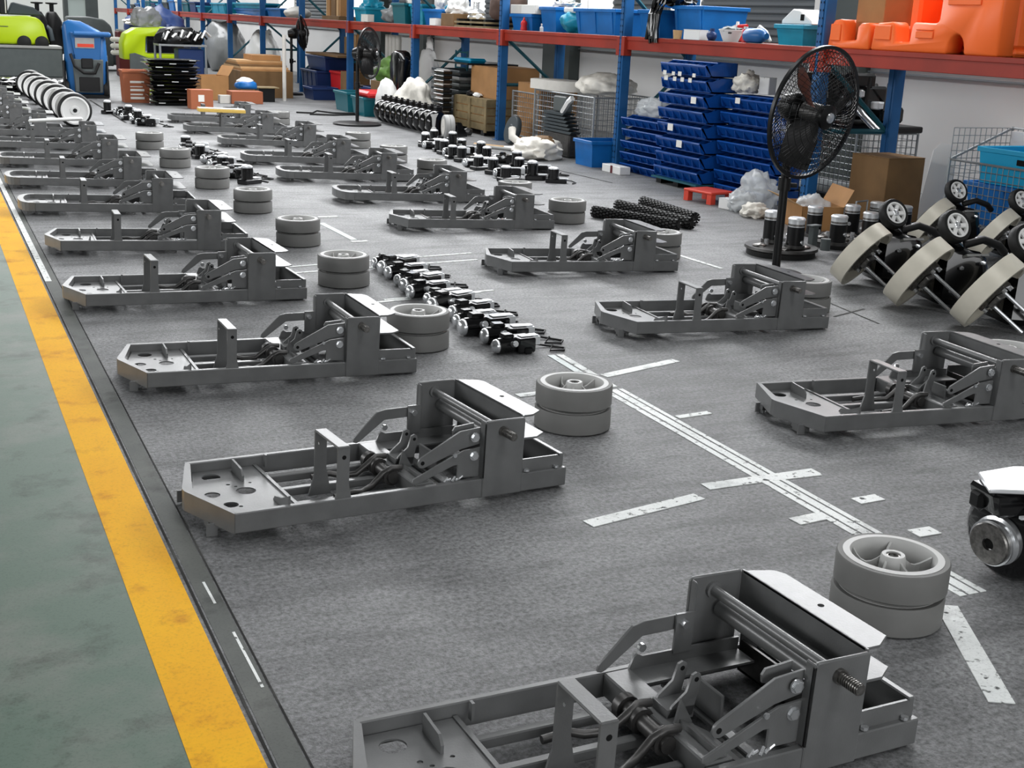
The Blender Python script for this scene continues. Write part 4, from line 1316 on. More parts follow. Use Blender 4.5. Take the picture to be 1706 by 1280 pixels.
for k, (dy, w, m) in enumerate(((-0.36, 0.05, 'card'), (-0.22, 0.10, 'card pale'), (0.0, 0.24, 'card dark'), (0.24, 0.10, 'card'), (0.36, 0.05, 'card pale'))):
    bx('board', m, -0.12, 0.10, dy - w / 2, dy + w / 2, 0.063, 0.9, t)
bx('base_tray', 'card dark', -0.17, 0.18, -0.46, 0.46, 0, 0.062, t)
tub('bag_tub', 'teal tub with a crumpled bag liner next to the board bundle', 'tub', 'crate teal', (6.25, 18.47, DZ), 0.42, 0.56, 0.20)
sack('plastic_bag', 'crumpled teal plastic bag heaped in its tub', 'bag', 'crate teal', (6.24, 18.47, DZ + 0.12), (0.18, 0.23, 0.13), 0.3, 2.2, 4, flat=0.35)
carton('small white box at the foot of the teal bag tub', (6.0, 17.98, DZ), 0.10, 0.30, 0.10, 0, 'off white', name='small_box')
sack('plastic_bag', 'grey clear bag of parts between the teal bag tub and the green tub', 'bag', 'film grey', (6.3, 17.55, DZ), (0.2, 0.24, 0.15), 0.3, 2.0, 6)
tub('green_tub', 'dark green tub on the rack deck left of the second upright', 'tub', 'tub teal dark', (6.28, 16.9, DZ), 0.40, 0.52, 0.27)
tub('teal_tub', 'teal tub standing right behind the rack upright', 'tub', 'crate teal', (6.32, 16.36, DZ), 0.36, 0.48, 0.26)
for k, (y, s_) in enumerate(((16.85, 1.0), (15.75, 0.9))):
    t = thing('paper_cone', ('crumpled white paper sticking out of the green tub', 'crumpled white paper sticking out of the blue tub')[k], 'paper', (6.3, y + (0.0, 0.06)[k], DZ + (0.24, 0.2)[k]), 0)
    MB().blob((0, 0, 0.09), (0.09 * s_, 0.13 * s_, 0.13), 0.5, 1.8, 20 + k, 3).build('sheet', 'paper', t, smooth=20)
tub('blue_tub', 'dark blue tub on the rack deck right of the second upright', 'tub', 'crate blue', (6.3, 15.62, DZ), 0.42, 0.66, 0.20)
sack('plastic_bag', 'crumpled teal bag in the dark blue tub', 'bag', 'crate teal', (6.36, 15.48, DZ + 0.12), (0.13, 0.14, 0.12), 0.3, 2.2, 9, flat=0.3)
carton('tiny white box on the beam beside the dark blue tub', (6.03, 15.35, DZ), 0.09, 0.20, 0.085, 0, 'white plastic', name='small_box')
carton('brown carton with a white bag bulging from its top', (6.22, 14.98, DZ), 0.36, 0.42, 0.155, 0, 'card dark', flaps=False, tape=False)
sack('plastic_bag', 'white plastic bag bulging out of the brown carton', 'bag', 'white plastic', (6.22, 15.02, DZ + 0.155), (0.16, 0.19, 0.13), 0.42, 1.7, 12, flat=0.55)
t = thing('tray_stack', 'two flat dark wooden trays on the rack deck', 'tray', (6.3, 14.25, DZ), 0)
for k, z in enumerate((0.0, 0.05)):
    MB().box(-0.28, 0.26, -0.52, 0.45, z, z + 0.022).build('board', 'wood', t)
    for y in (-0.46, -0.05, 0.36):
        MB().box(-0.26, 0.24, y, y + 0.06, z + 0.022, z + 0.05).build('bearer', 'black plastic', t)
t = thing('tin_can', 'shiny crumpled tin canister on the dark trays', 'tin', (6.25, 14.55, DZ + 0.1005), 0)
MB().lathe([(0, 0), (0.11, 0), (0.115, 0.02), (0.105, 0.04), (0.115, 0.07), (0.10, 0.09), (0.04, 0.12), (0.04, 0.19), (0.05, 0.20), (0, 0.20)], 20).build('body', 'zinc', t)
t = thing('white_bottle', 'small white bottle lying on the dark trays', 'bottle', (6.1, 14.12, DZ + 0.1005), 0.8)
MB().cyl((-0.05, 0, 0.03), (0.04, 0, 0.03), 0.03).build('body', 'white plastic', t)
MB().cyl((0.04, 0, 0.03), (0.065, 0, 0.03), 0.014).build('cap', 'black plastic', t)
sack('brown_sack', 'dark brown filled sack on the rack deck beside the third upright', 'sack', 'brown sack', (6.3, 13.72, DZ + 0.1), (0.22, 0.24, 0.21), 0.14, 1.4, 14, flat=0.3)
tub('blue_tub', 'blue tub under the flat white box, beside the third upright', 'tub', 'crate blue', (6.28, 12.86, DZ), 0.44, 0.54, 0.17)
t = thing('flat_box', 'flat white box lying across the blue tub by the third upright', 'box', (6.26, 12.84, DZ + 0.176), 0)
MB().box(-0.2, 0.2, -0.31, 0.31, 0, 0.095).build('body', 'off white', t, bev=0.004)
MB().box(-0.205, -0.2005, -0.31, 0.02, 0.004, 0.09).build('lid_panel', 'white plastic', t)
carton('smaller white box standing on the flat white box', (6.3, 12.86, DZ + 0.2715), 0.2, 0.30, 0.10, 0, 'white plastic', name='small_box', tape=False)
t = thing('red_bottle', 'red squeeze bottle on the beam in front of the blue tub', 'bottle', (6.03, 12.72, DZ), 0)
MB().lathe([(0, 0), (0.035, 0), (0.038, 0.02), (0.03, 0.045), (0.038, 0.07), (0.03, 0.095), (0.014, 0.11), (0.014, 0.115)], 16).build('body', 'red plastic', t, smooth=60)
MB().cyl((0, 0, 0.115), (0, 0, 0.14), 0.012, 0.006).build('cap', 'red pale', t)
t = thing('clear_bottle', 'tiny clear bottle on the beam right of the red bottle', 'bottle', (6.03, 12.28, DZ), 0)
MB().lathe([(0, 0), (0.02, 0), (0.02, 0.04), (0.008, 0.055), (0.008, 0.07), (0, 0.07)], 12).build('body', 'film', t)
MB().cyl((0, 0, 0.07), (0, 0, 0.08), 0.009).build('cap', 'white plastic', t)
tub('blue_tub', 'blue tub with scrap paper between the flat box and the teal bag', 'tub', 'crate blue', (6.34, 12.33, DZ), 0.44, 0.36, 0.25)
sack('plastic_bag', 'teal plastic bag of parts slumped on the rack deck', 'bag', 'crate teal', (6.28, 11.89, DZ), (0.20, 0.22, 0.14), 0.2, 1.8, 17, flat=0.2)
t = thing('foam_strip', 'white foam strip lying on the slumped teal bag', 'foam', (6.16, 11.85, DZ + 0.20), 0)
MB().box(-0.03, 0.03, -0.16, 0.14, 0, 0.055).build('strip', 'white plastic', t, bev=0.012)
sack('film_scrap', 'scrunched white scraps on top of the blue tub', 'scrap', 'paper', (6.34, 12.33, DZ + 0.24), (0.12, 0.17, 0.06), 0.5, 2.4, 19, flat=0.3)
tub('ribbed_tub', 'bright blue ribbed tub in the middle of the near deck', 'tub', 'crate blue', (6.28, 11.16, DZ), 0.46, 0.84, 0.24, ribs=3)
tub('ribbed_tub', 'bright blue tub right of the fourth upright', 'tub', 'crate blue', (6.3, 10.17, DZ), 0.44, 0.36, 0.24)
tub('ribbed_tub', 'bright blue ribbed tub beyond the black cable bundle', 'tub', 'crate blue', (6.36, 9.60, DZ), 0.46, 0.48, 0.28, ribs=2)
t = thing('cable_bundle', 'black cable bundle draped over the blue tubs and the beam', 'cable', (6.2, 9.92, DZ), 0)
cr = random.Random(5)
for k in range(11):
    y = cr.uniform(-0.12, 0.12)
    pts = [(0.10, y * 1.6, 0.30), (0.0, y * 1.3, 0.36 + cr.uniform(-0.03, 0.04)), (-0.16, y, 0.33), (-0.215, y * 0.8 + cr.uniform(-0.03, 0.03), 0.2), (-0.225, y * 0.7, 0.08), (-0.228, y * 0.5 + cr.uniform(-0.04, 0.04), -0.03 + cr.uniform(-0.03, 0.05))]
    MB().tube(pts, 0.017, 6).build('strand', 'black gloss', t, smooth=60)
MB().blob((0.0, 0.0, 0.33), (0.16, 0.20, 0.07), 0.4, 2.2, 31, 3).build('coil', 'black gloss', t, smooth=40)
t = thing('pink_cup', 'small pink paper cup on the beam', 'cup', (6.005, 9.55, DZ), 0)
MB().lathe([(0, 0), (0.034, 0), (0.042, 0.075), (0.039, 0.075), (0.032, 0.006), (0, 0.006)], 16).build('wall', 'card pale', t)
carton('white carton lying on the deck right of the pink cup', (6.03, 9.30, DZ), 0.09, 0.25, 0.08, 0, 'white plastic', name='small_box', tape=False)
t = thing('blue_valve', 'small blue valve on the deck beside the white bowl', 'valve', (6.06, 9.10, DZ), 0)
MB().blob((0, 0, 0.04), (0.04, 0.055, 0.042), 0.15, 2, 3, 2, 0.1).build('body', 'navy', t, smooth=60)
MB().cyl((0, 0, 0.07), (0, 0, 0.10), 0.02).build('neck', 'navy', t)
t = thing('red_valve', 'red spray gun part standing behind the white bowl', 'valve', (6.24, 9.0, DZ), 0.3)
MB().box(-0.03, 0.03, -0.05, 0.05, 0, 0.11).build('body', 'red plastic', t, bev=0.012)
MB().tube([(0, -0.10, 0.13), (0, 0.02, 0.12), (0, 0.07, 0.08)], 0.018, 8).build('arm', 'red plastic', t)
MB().cyl((0, 0.0, 0.11), (0, 0, 0.165), 0.02, 0.012).build('nozzle', 'white plastic', t)
t = thing('white_bowl', 'white plastic bowl with grey parts in it on the deck', 'bowl', (6.08, 8.85, DZ), 0)
MB().lathe([(0, 0), (0.06, 0), (0.10, 0.09), (0.105, 0.09), (0.105, 0.096), (0.096, 0.096), (0.056, 0.008), (0, 0.008)], 24).build('wall', 'white plastic', t, smooth=40)
MB().blob((0, 0, 0.085), (0.085, 0.085, 0.04), 0.4, 3, 8, 3).build('contents', 'machine grey', t)
t = thing('red_canister', 'small red canister with white cap right of the white bowl', 'canister', (6.06, 8.62, DZ), 0)
MB().lathe([(0, 0), (0.03, 0), (0.03, 0.09), (0.02, 0.105), (0, 0.105)], 14).build('body', 'red plastic', t)
MB().cyl((0, 0, 0.105), (0, 0, 0.125), 0.018).build('cap', 'off white', t)
t = thing('blue_flask', 'shiny blue bottle lying in front of the teal tub', 'bottle', (6.03, 8.42, DZ), 0)
MB().lathe([(0, -0.13), (0.05, -0.13), (0.058, -0.11), (0.058, 0.05), (0.04, 0.09), (0.025, 0.10), (0.025, 0.13), (0, 0.13)], 18, Matrix.Translation((0, 0, 0.058)) @ Matrix.Rotation(PI / 2, 4, 'X')).build('body', 'vac blue', t, smooth=50)
tub('teal_tub', 'teal tub under the white scoop, beside the fifth upright', 'tub', 'crate teal', (6.28, 8.08, DZ), 0.40, 0.34, 0.15)
t = thing('white_scoop', 'white plastic hopper with a handle slot on the teal tub', 'hopper', (6.26, 8.08, DZ + 0.1545), 0)
MB().prism([(-0.19, 0), (0.19, 0), (0.19, 0.03), (0.06, 0.115), (-0.03, 0.105), (-0.17, 0.03)], -0.12, 0.12, 'yz').build('shell', 'white plastic', t, bev=0.008)
MB().box(-0.125, -0.1205, -0.09, -0.05, 0.03, 0.075).build('handle_slot', 'hole', t)
t = thing('glove', 'pale glove lying over the red canister', 'glove', (6.12, 8.52, DZ + 0.0), 0)
MB().tube([(0.02, 0.02, 0.02), (0.0, 0.05, 0.10), (0.0, 0.0, 0.13), (0.01, -0.08, 0.09), (0.02, -0.13, 0.02)], 0.014, 6).build('strap', 'off white', t, smooth=60)


# orange moulded machine covers
def orange_cover(label, y0, prof, depth, back, group=None):
    """front profile (s to the right, z up), extruded back; y0 is its far end"""
    t = thing('orange_cover', label, 'cover', (5.985, y0, DZ), 0, 'orange moulded covers')
    MB().prism([(-s_, z) for s_, z in prof], 0, depth, 'yz').build('body', 'orange', t, bev=0.012, smooth=50)
    for s0, s1, z0, z1, x0, x1 in back:
        MB().box(x0, x1, -s1, -s0, z0, z1).build('back_shell', 'orange', t, bev=0.02)
    return t


o1 = orange_cover('low orange moulded cover holding a carton, beside the fifth upright', 7.49, [(0, 0.01), (0.0, 0.0), (0.44, 0.0), (0.44, 0.16), (0.42, 0.18), (0.34, 0.175), (0.31, 0.15), (0.305, 0.06), (0.16, 0.05), (0.155, 0.17), (0.13, 0.20), (0.05, 0.19), (0.02, 0.15)], 0.12,
                  ((0.0, 0.44, 0.0, 0.045, 0.12, 0.62), (0.0, 0.05, 0.045, 0.2, 0.12, 0.62), (0.40, 0.44, 0.045, 0.17, 0.12, 0.62)))
MB().box(-0.010, -0.001, -0.14, -0.03, 0.05, 0.165).build('raised_panel', 'orange', o1, bev=0.005)
carton('tall brown carton standing in the low orange cover', (6.30, 7.26, DZ + 0.0555), 0.30, 0.29, 0.46, 0.0, 'card', tape=False)
arch = [(0.80 + 0.075 * math.cos(PI * (1 - i / 10)), 0.125 * math.sin(PI * i / 10)) for i in range(11)]
o2 = orange_cover('big orange moulded cover with wheel arch at the near end of the deck', 7.03,
                  [(0.0, 0.0)] + arch + [(1.16, 0.0), (1.16, 0.50), (1.12, 0.55), (0.66, 0.55), (0.64, 0.50), (0.63, 0.20), (0.60, 0.185), (0.40, 0.19), (0.385, 0.16), (0.375, 0.06), (0.235, 0.055), (0.225, 0.16), (0.20, 0.19), (0.05, 0.18), (0.02, 0.15)], 0.14,
                  ((0.02, 1.16, 0.0, 0.05, 0.14, 0.66), (0.02, 0.66, 0.05, 0.6, 0.58, 0.66), (0.66, 1.16, 0.05, 0.55, 0.14, 0.66), (0.02, 0.12, 0.05, 0.55, 0.30, 0.58), (0.40, 0.66, 0.05, 0.19, 0.14, 0.40)))
for y0, y1, z0, z1 in ((-0.20, -0.04, 0.07, 0.165), (-0.60, -0.44, 0.09, 0.135), (-0.60, -0.44, 0.14, 0.150), (-0.98, -0.70, 0.30, 0.36), (-0.98, -0.70, 0.40, 0.46)):
    MB().box(-0.010, -0.001, y0, y1, z0, z1).build('raised_panel', 'orange', o2, bev=0.004)


# ---------------------------------------------------------------- under the rack and by the wall
# near end: mesh cages, cartons, crates
cage('mesh_cage', 'wire mesh cage with a white board and blue crates at the picture edge', (6.90, 6.16, 0), 0.56, 1.25, 0.72, 0.0, 0.05, front_h=0.50)
t = thing('white_board', 'white board standing inside the wire cage at the picture edge', 'board', (7.16, 6.16, 0.0805), 0)
MB().box(-0.012, 0.0, -0.6, 0.6, 0, 0.62).build('sheet', 'white plastic', t)
t = thing('white_board', 'tall narrow white board leaning between the tall carton and the cage', 'board', (6.870, 7.170, 0), -0.62)
t.rotation_euler.x = -0.22
MB().prism([(-0.10, 0.0), (0.10, 0.0), (0.16, 0.56), (0.03, 0.58), (-0.02, 0.52)], -0.012, 0.012, 'xz').build('sheet', 'white plastic', t)
tub('cyan_crate', 'cyan crate with hand holes, upper one in the wire cage', 'crate', 'cyan crate', (6.88, 6.15, 0.372), 0.46, 0.80, 0.24, holes=True, ribs=0, k=0.94)
tub('cyan_crate', 'blue crate under the cyan one in the wire cage', 'crate', 'crate blue', (6.88, 6.16, 0.0805), 0.46, 0.95, 0.285, ribs=4)
cage('mesh_cage', 'wire mesh cage in front of the wall, left of the tall carton', (6.95, 8.45, 0), 0.62, 1.25, 0.58, 0.0, 0.055)
carton('tall ribbed carton standing between the two wire cages', (6.48, 7.26, 0), 0.36, 0.38, 0.47, 0.05, 'card dark', tape=False, flaps=True)
t = thing('machine_part_heap', 'heap of black and chrome machine heads on the wire cage', 'machine', (6.98, 8.25, 0.5905), 0)
hr = random.Random(9)
MB().box(-0.26, 0.26, -0.5, 0.5, 0, 0.05).build('base_plate', 'black plastic', t, bev=0.01)
for k in range(9):
    x, y, z = hr.uniform(-0.2, 0.12), -0.42 + 0.1 * k, hr.uniform(0.05, 0.12)
    MB().box(x - 0.12, x + 0.12, y - 0.06, y + 0.06, z, z + 0.12 + 0.12 * (k % 3)).build('housing', 'black gloss', t, bev=0.02)
    MB().box(x - 0.15, x - 0.06, y - 0.05, y + 0.05, z + 0.10 + 0.05 * (k % 2), z + 0.16 + 0.05 * (k % 2)).build('cover_plate', 'bright metal', t, bev=0.01)
    MB().tube([(x, y, z + 0.15), (x - 0.1, y - 0.08, z + 0.3), (x - 0.2, y - 0.18, z + 0.1)], 0.012, 6).build('hose', 'black rubber', t)
MB().tube([(-0.27, -0.25, 0.22), (-0.29, -0.42, 0.12), (-0.27, -0.58, 0.02)], 0.028, 8).build('handle_tube', 'zinc', t, smooth=60)
carton('small open carton with torn flaps behind the fan pole', (5.655, 7.044, 0), 0.30, 0.40, 0.17, -0.3, 'card', open_=0.06)
sack('film_scrap', 'clear bubble wrap in the open carton', 'wrap', 'film', (5.655, 7.044, 0.008), (0.11, 0.15, 0.12), 0.3, 2.6, 41, flat=0.2)
t = thing('red_stool', 'low red plastic pallet in front of the blue bins', 'pallet', (5.623, 8.298, 0), 0.18)
MB().box(-0.13, 0.13, -0.16, 0.16, 0.075, 0.095).build('deck_board', 'red pale', t, bev=0.006)
for x, y in ((-0.10, -0.13), (0.10, -0.13), (-0.10, 0.13), (0.10, 0.13)):
    bx('leg', 'red pale', x - 0.025, x + 0.025, y - 0.025, y + 0.025, 0, 0.076, t)
for k, (lab, x, y, r, m, sd) in enumerate((('crumpled clear bag leaning on the blue bins by the fan pole', 5.802, 7.884, (0.13, 0.17, 0.16), 'film', 51), ('crumpled clear bag lying in front of the bag by the fan', 5.583, 7.794, (0.10, 0.12, 0.09), 'film', 52),
                                              ('crumpled white bag lying beside the fan pole', 5.503, 7.511, (0.09, 0.10, 0.06), 'sack white', 53))):
    sack('plastic_bag', lab, 'bag', m, (x, y, 0), r, 0.4, 2.0, sd, group='crumpled bags beside the blue bins')
carton('small white box between the red pallet and the clear bags', (5.555, 7.921, 0), 0.10, 0.12, 0.075, 0.2, 'white plastic', name='small_box', tape=False)
t = thing('long_box', 'long low white box in front of the blue tub', 'box', (5.821, 10.145, 0), 0.0)
MB().box(-0.055, 0.055, -0.17, 0.17, 0, 0.07).build('body', 'white plastic', t, bev=0.003)
MB().box(-0.057, -0.0553, -0.03, 0.01, 0.0, 0.07).build('tape', 'maroon', t)
tub('blue_tub', 'cyan blue tub on the floor beside the low bin stack', 'tub', 'crate blue', (5.98, 10.72, 0), 0.42, 0.36, 0.245, k=0.92)
# bay behind the fourth upright: wire cage with sacks, grey castings
cage('mesh_cage', 'wire mesh cage heaped with off-white sacks under the rack', (6.45, 11.75, 0), 0.78, 1.35, 0.62, 0, 0.05)
sack('folded_sacks', 'pile of off-white woven sacks on the heaped cage', 'sack', 'sack white', (6.32, 11.35, 0.632), (0.24, 0.34, 0.13), 0.35, 1.6, 61, flat=0.3)
t = thing('cream_panel', 'cream moulded panel with a round hole jutting from the heaped cage', 'panel', (6.25, 12.15, 0.632), 0.1)
filled('shell', 'off white', [[(-0.22, -0.42), (0.2, -0.42), (0.2, 0.30), (0.12, 0.44), (-0.08, 0.46), (-0.2, 0.34)], ring(-0.05, 0.33, 0.05)], 0.0, 0.10, t)
t = thing('casting_pile', 'dark grey ribbed casting leaning on the front of the heaped cage', 'casting', (5.97, 11.62, 0), 0)
for k in range(6):
    MB().prism([(-0.32 + k * 0.03, 0.24 + k * 0.035), (0.30 - k * 0.01, 0.24 + k * 0.035), (0.32 - k * 0.01, 0.265 + k * 0.035), (-0.36 + k * 0.03, 0.265 + k * 0.035)], -0.05 - 0.004 * k, 0.06, 'yz').build('rib', 'machine dark', t)
MB().box(-0.03, 0.05, -0.16, 0.12, 0.446, 0.60).build('block', 'machine grey', t, bev=0.01)
MB().box(-0.045, 0.06, -0.30, 0.30, 0.0, 0.24).build('body', 'dark steel', t, bev=0.015)
MB().tube([(-0.05, -0.14, 0.45), (-0.05, -0.26, 0.56), (-0.04, -0.32, 0.60)], 0.03, 6).build('arm', 'bright metal', t)
t = thing('white_panel', 'flat white panel lying on the floor before the heaped cage', 'panel', (5.75, 11.95, 0), 0.2)
MB().box(-0.12, 0.13, -0.30, 0.24, 0.0, 0.04).build('sheet', 'white plastic', t, bev=0.006)
t = thing('rubber_disc', 'round dark rubber disc with a hub hole leaning on a carton', 'disc', (5.90, 12.62, 0), 0)
Mx = Matrix.Translation((0, 0, 0.165)) @ Matrix.Rotation(-PI / 2 + 0.25, 4, 'Y') @ Matrix.Rotation(0.0, 4, 'Z')
MB().lathe([(0.03, -0.03), (0.15, -0.03), (0.158, -0.02), (0.158, 0.02), (0.15, 0.03), (0.06, 0.03), (0.05, 0.045), (0.03, 0.045)], 36, Mx, close=True).build('disc', 'machine dark', t, smooth=50)
MB().lathe([(0.0, 0.03), (0.03, 0.03), (0.03, 0.04), (0, 0.04)], 16, Mx).build('bore', 'hole', t)
t = thing('white_sack', 'crumpled open white woven sack on the floor near the third upright', 'sack', (5.589, 11.343, 0), -0.1)
MB().blob((0.0, 0.0, 0.085), (0.24, 0.27, 0.12), 0.35, 1.8, 71, 4, 0.3).build('body', 'sack white', t, smooth=70)
MB().blob((0.06, 0.02, 0.14), (0.12, 0.15, 0.09), 0.3, 2.4, 72, 3).build('contents', 'card dark', t)
MB().tube([(-0.1, 0.22, 0.12), (-0.16, 0.34, 0.18), (-0.14, 0.40, 0.26)], 0.04, 8).build('neck', 'sack white', t, smooth=60)
t = thing('loose_tube', 'pale pink tubes lying on the floor beside the rack foot', 'tube', (5.539, 12.255, 0), -1.1)
MB().cyl((-0.3, 0, 0.02), (0.3, 0.05, 0.02), 0.018).build('tube', 'card pale', t)
MB().cyl((-0.25, -0.07, 0.018), (0.28, -0.04, 0.018), 0.016).build('tube', 'rim grey', t)
sack('plastic_bag', 'clear bag of parts lying on top of the low blue bin stack', 'bag', 'film', (6.12, 10.05, 0.525), (0.13, 0.24, 0.10), 0.35, 2.0, 64, flat=0.3)
sack('work_gloves', 'heap of grey work gloves behind the low blue bin stack', 'gloves', 'rim grey', (6.55, 9.75, 0.0), (0.16, 0.40, 0.38), 0.35, 2.4, 65, flat=0.2)
sack('plastic_bag', 'white bag sitting on the blue bin stack behind the fan', 'bag', 'sack white', (6.12, 8.62, 0.83), (0.10, 0.11, 0.10), 0.4, 2.0, 66, flat=0.3)
carton('white box standing on the white bag side of the fan bin stack', (6.2, 8.45, 0.83), 0.09, 0.11, 0.13, 0.2, 'white plastic', name='small_box', tape=False)
# third bay: cartons in wire and wood crates
carton('big carton in wire wrapping behind the third upright', (6.40, 12.81, 0.0), 0.46, 0.58, 0.66, 0, 'card', tape=False)
cage('mesh_cage', 'open wire mesh cage around the big carton behind the third upright', (6.40, 12.81, 0), 0.54, 0.66, 0.56, 0, 0.05)
t = thing('slatted_crate', 'pale wooden slatted crate under the brown carton', 'crate', (6.36, 14.12, 0), 0)
for z in (0.06, 0.15, 0.24, 0.33):
    bx('slat', 'wood', -0.34, -0.325, -0.50, 0.50, z, z + 0.078, t)
    bx('slat', 'wood', -0.325, 0.32, -0.50, -0.485, z, z + 0.078, t)
for y in (-0.485, 0.0, 0.47):
    bx('batten', 'wood', -0.355, -0.34, y - 0.03, y + 0.03, 0.04, 0.41, t)
bx('lid', 'wood', -0.34, 0.32, -0.50, 0.50, 0.408, 0.422, t)
for y in (-0.4, 0.4):
    bx('skid', 'black plastic', -0.34, 0.32, y - 0.05, y + 0.05, 0, 0.06, t)
bx('inner_panel', 'card', -0.324, 0.32, -0.484, 0.50, 0.06, 0.407, t)
carton('brown carton standing on the wooden slatted crate', (6.42, 14.02, 0.4225), 0.55, 0.78, 0.36, 0, 'card')
t = thing('scrap_parts', 'white and black scraps lying on the slatted crate', 'scrap', (6.10, 14.2, 0.4225), 0)
MB().blob((0, -0.1, 0.025), (0.04, 0.1, 0.03), 0.4, 2, 81, 2, 0.1).build('piece', 'white plastic', t)
MB().blob((0, 0.12, 0.03), (0.04, 0.08, 0.035), 0.4, 2, 82, 2, 0.1).build('piece', 'black plastic', t)
# fourth bay: stacked grey trays, chrome parts in crates
for k in range(9):
    t = tub('grey_tray', 'grey parts tray, %s from the floor in the stack beside the slatted crate' % ordinal(k), 'tray', ('machine grey', 'film grey', 'machine dark')[k % 3], (6.40, 15.10, 0.004 + k * 0.078), 0.62, 0.92, 0.07, group='grey trays stacked beside the slatted crate')
t = thing('dark_sheet', 'dark flat sheet covering the grey tray stack', 'sheet', (6.40, 14.95, 0.785), 0)
MB().box(-0.34, 0.34, -0.62, 0.5, 0, 0.02).build('sheet', 'black plastic', t)
t = thing('blue_pad', 'bright blue rounded pad on the dark sheet', 'pad', (6.25, 14.75, 0.8055), 0)
MB().box(-0.12, 0.12, -0.30, 0.24, 0, 0.055).build('pad', 'cyan crate', t, bev=0.025)
t = thing('black_frame_stack', 'stack of black frames beside the brown carton', 'frame', (6.08, 14.66, 0.40), 0)
t.location = (5.90, 14.72, 0)
for k in range(13):
    MB().box(-0.06, 0.06, -0.16, 0.16, k * 0.055, k * 0.055 + 0.038).build('frame', 'black gloss', t, bev=0.006)
    MB().box(-0.045, 0.045, -0.12, 0.12, k * 0.055 + 0.036, k * 0.055 + 0.0555).build('spacer', 'bright metal' if k % 3 == 0 else 'machine dark', t)
sack('white_sack', 'tall white tied sack standing behind the rack upright', 'sack', 'white plastic', (6.60, 17.05, 0.0), (0.13, 0.40, 0.52), 0.18, 1.4, 91, flat=0.3, neck=True)
sack('white_sack', 'slumped white woven sack leaning on the black disc row', 'sack', 'sack white', (5.80, 15.46, 0), (0.20, 0.42, 0.34), 0.32, 1.4, 92, flat=0.3)
sack('white_sack', 'small white tied bag lying on the slumped woven sack', 'sack', 'white plastic', (5.62, 16.02, 0.0), (0.14, 0.14, 0.30), 0.25, 1.6, 93, flat=0.3)
t = thing('black_bag', 'black plastic bag held upright above the slumped sack', 'bag', (5.94, 16.38, 0.0), 0)
MB().prism([(-0.16, 0.0), (0.17, 0.0), (0.17, 0.42), (0.20, 0.72), (0.17, 0.74), (0.15, 0.84), (0.0, 0.88), (-0.14, 0.86), (-0.22, 0.76), (-0.17, 0.60)], -0.09, 0.09, 'yz').build('body', 'black gloss', t, bev=0.03, smooth=60)
t = thing('green_rack_frame', 'small green wire rack behind the tied white bag', 'rack', (6.55, 15.70, 0), 0)
for y in (-0.2, 0.2):
    MB().tube([(0, y, 0), (0, y, 0.92)], 0.012, 6).build('post', 'rack teal', t)
for z in (0.5, 0.7, 0.9):
    MB().tube([(0, -0.2, z), (0, 0.2, z)], 0.012, 6).build('bar', 'rack teal', t)
# fifth bay: green bag, red lid, blue tubs
carton('dark brown carton holding a green bag beside the fan stand', (6.2, 17.36, 0), 0.5, 0.60, 0.42, 0, 'card dark', flaps=False, tape=False)
sack('green_bag', 'green and yellow bag piled on the dark brown carton', 'bag', 'green bag', (6.2, 17.40, 0.42), (0.22, 0.30, 0.20), 0.35, 2.0, 95, flat=0.4)
sack('plastic_bag', 'white crumpled bag beside the green and yellow bag', 'bag', 'white plastic', (6.25, 18.05, 0.30), (0.16, 0.2, 0.16), 0.4, 2.0, 96, flat=0.2)
tub('blue_tub', 'dark blue tub under the white crumpled bag', 'tub', 'navy', (6.25, 18.05, 0), 0.44, 0.60, 0.298)
tub('blue_tub', 'dark teal tub with a red lid beside the fan stand', 'tub', 'tub teal dark', (5.60, 16.55, 0), 0.42, 0.52, 0.25)
t = thing('red_lid', 'bright red rounded lid lying on the dark teal tub', 'lid', (5.60, 16.5, 0.2545), 0)
MB().box(-0.18, 0.18, -0.30, 0.26, 0, 0.085).build('lid', 'red plastic', t, bev=0.03)
tub('blue_tub', 'dark teal open tub behind the fan stand', 'tub', 'tub teal dark', (5.62, 17.35, 0), 0.44, 0.62, 0.27)
t = thing('loose_cable', 'thin black cable curled on the floor before the teal tubs', 'cable', (4.915, 16.724, 0), 0)
MB().tube([(-0.3, 0.1, 0.012), (-0.1, 0.0, 0.012), (0.0, 0.15, 0.03), (0.2, 0.05, 0.012), (0.5, 0.0, 0.012), (0.45, -0.2, 0.012), (0.1, -0.3, 0.012), (-0.2, -0.2, 0.012)], 0.012, 6).build('strand', 'black rubber', t, smooth=60)
# sixth bay
tub('blue_crate', 'navy crate with white labels under the brown board', 'crate', 'navy', (6.1, 20.55, 0), 0.5, 0.95, 0.42, ribs=4)
tub('blue_crate', 'navy crate stacked on the navy crate with white labels', 'crate', 'navy', (6.2, 20.5, 0.43), 0.5, 1.1, 0.22)
tub('blue_crate', 'navy crate in front of the red crate', 'crate', 'navy', (5.80, 19.72, 0), 0.4, 0.55, 0.19)
tub('red_crate', 'red crate behind the navy crate, by the torn carton', 'crate', 'red plastic', (6.15, 19.62, 0), 0.24, 0.62, 0.44)
carton('torn brown carton beside the red crate', (6.2, 19.12, 0.0), 0.4, 0.32, 0.46, 0.0, 'card dark', tape=False)
t = thing('board_bundle', 'long brown board on top of the navy crates', 'boards', (6.2, 20.2, 0.665), 0)
bx('board', 'card dark', -0.26, 0.26, -0.95, 0.85, 0, 0.03, t)
t = thing('board_bundle', 'upright pale cardboard rolls behind the brown board', 'boards', (6.58, 20.4, 0), 0)
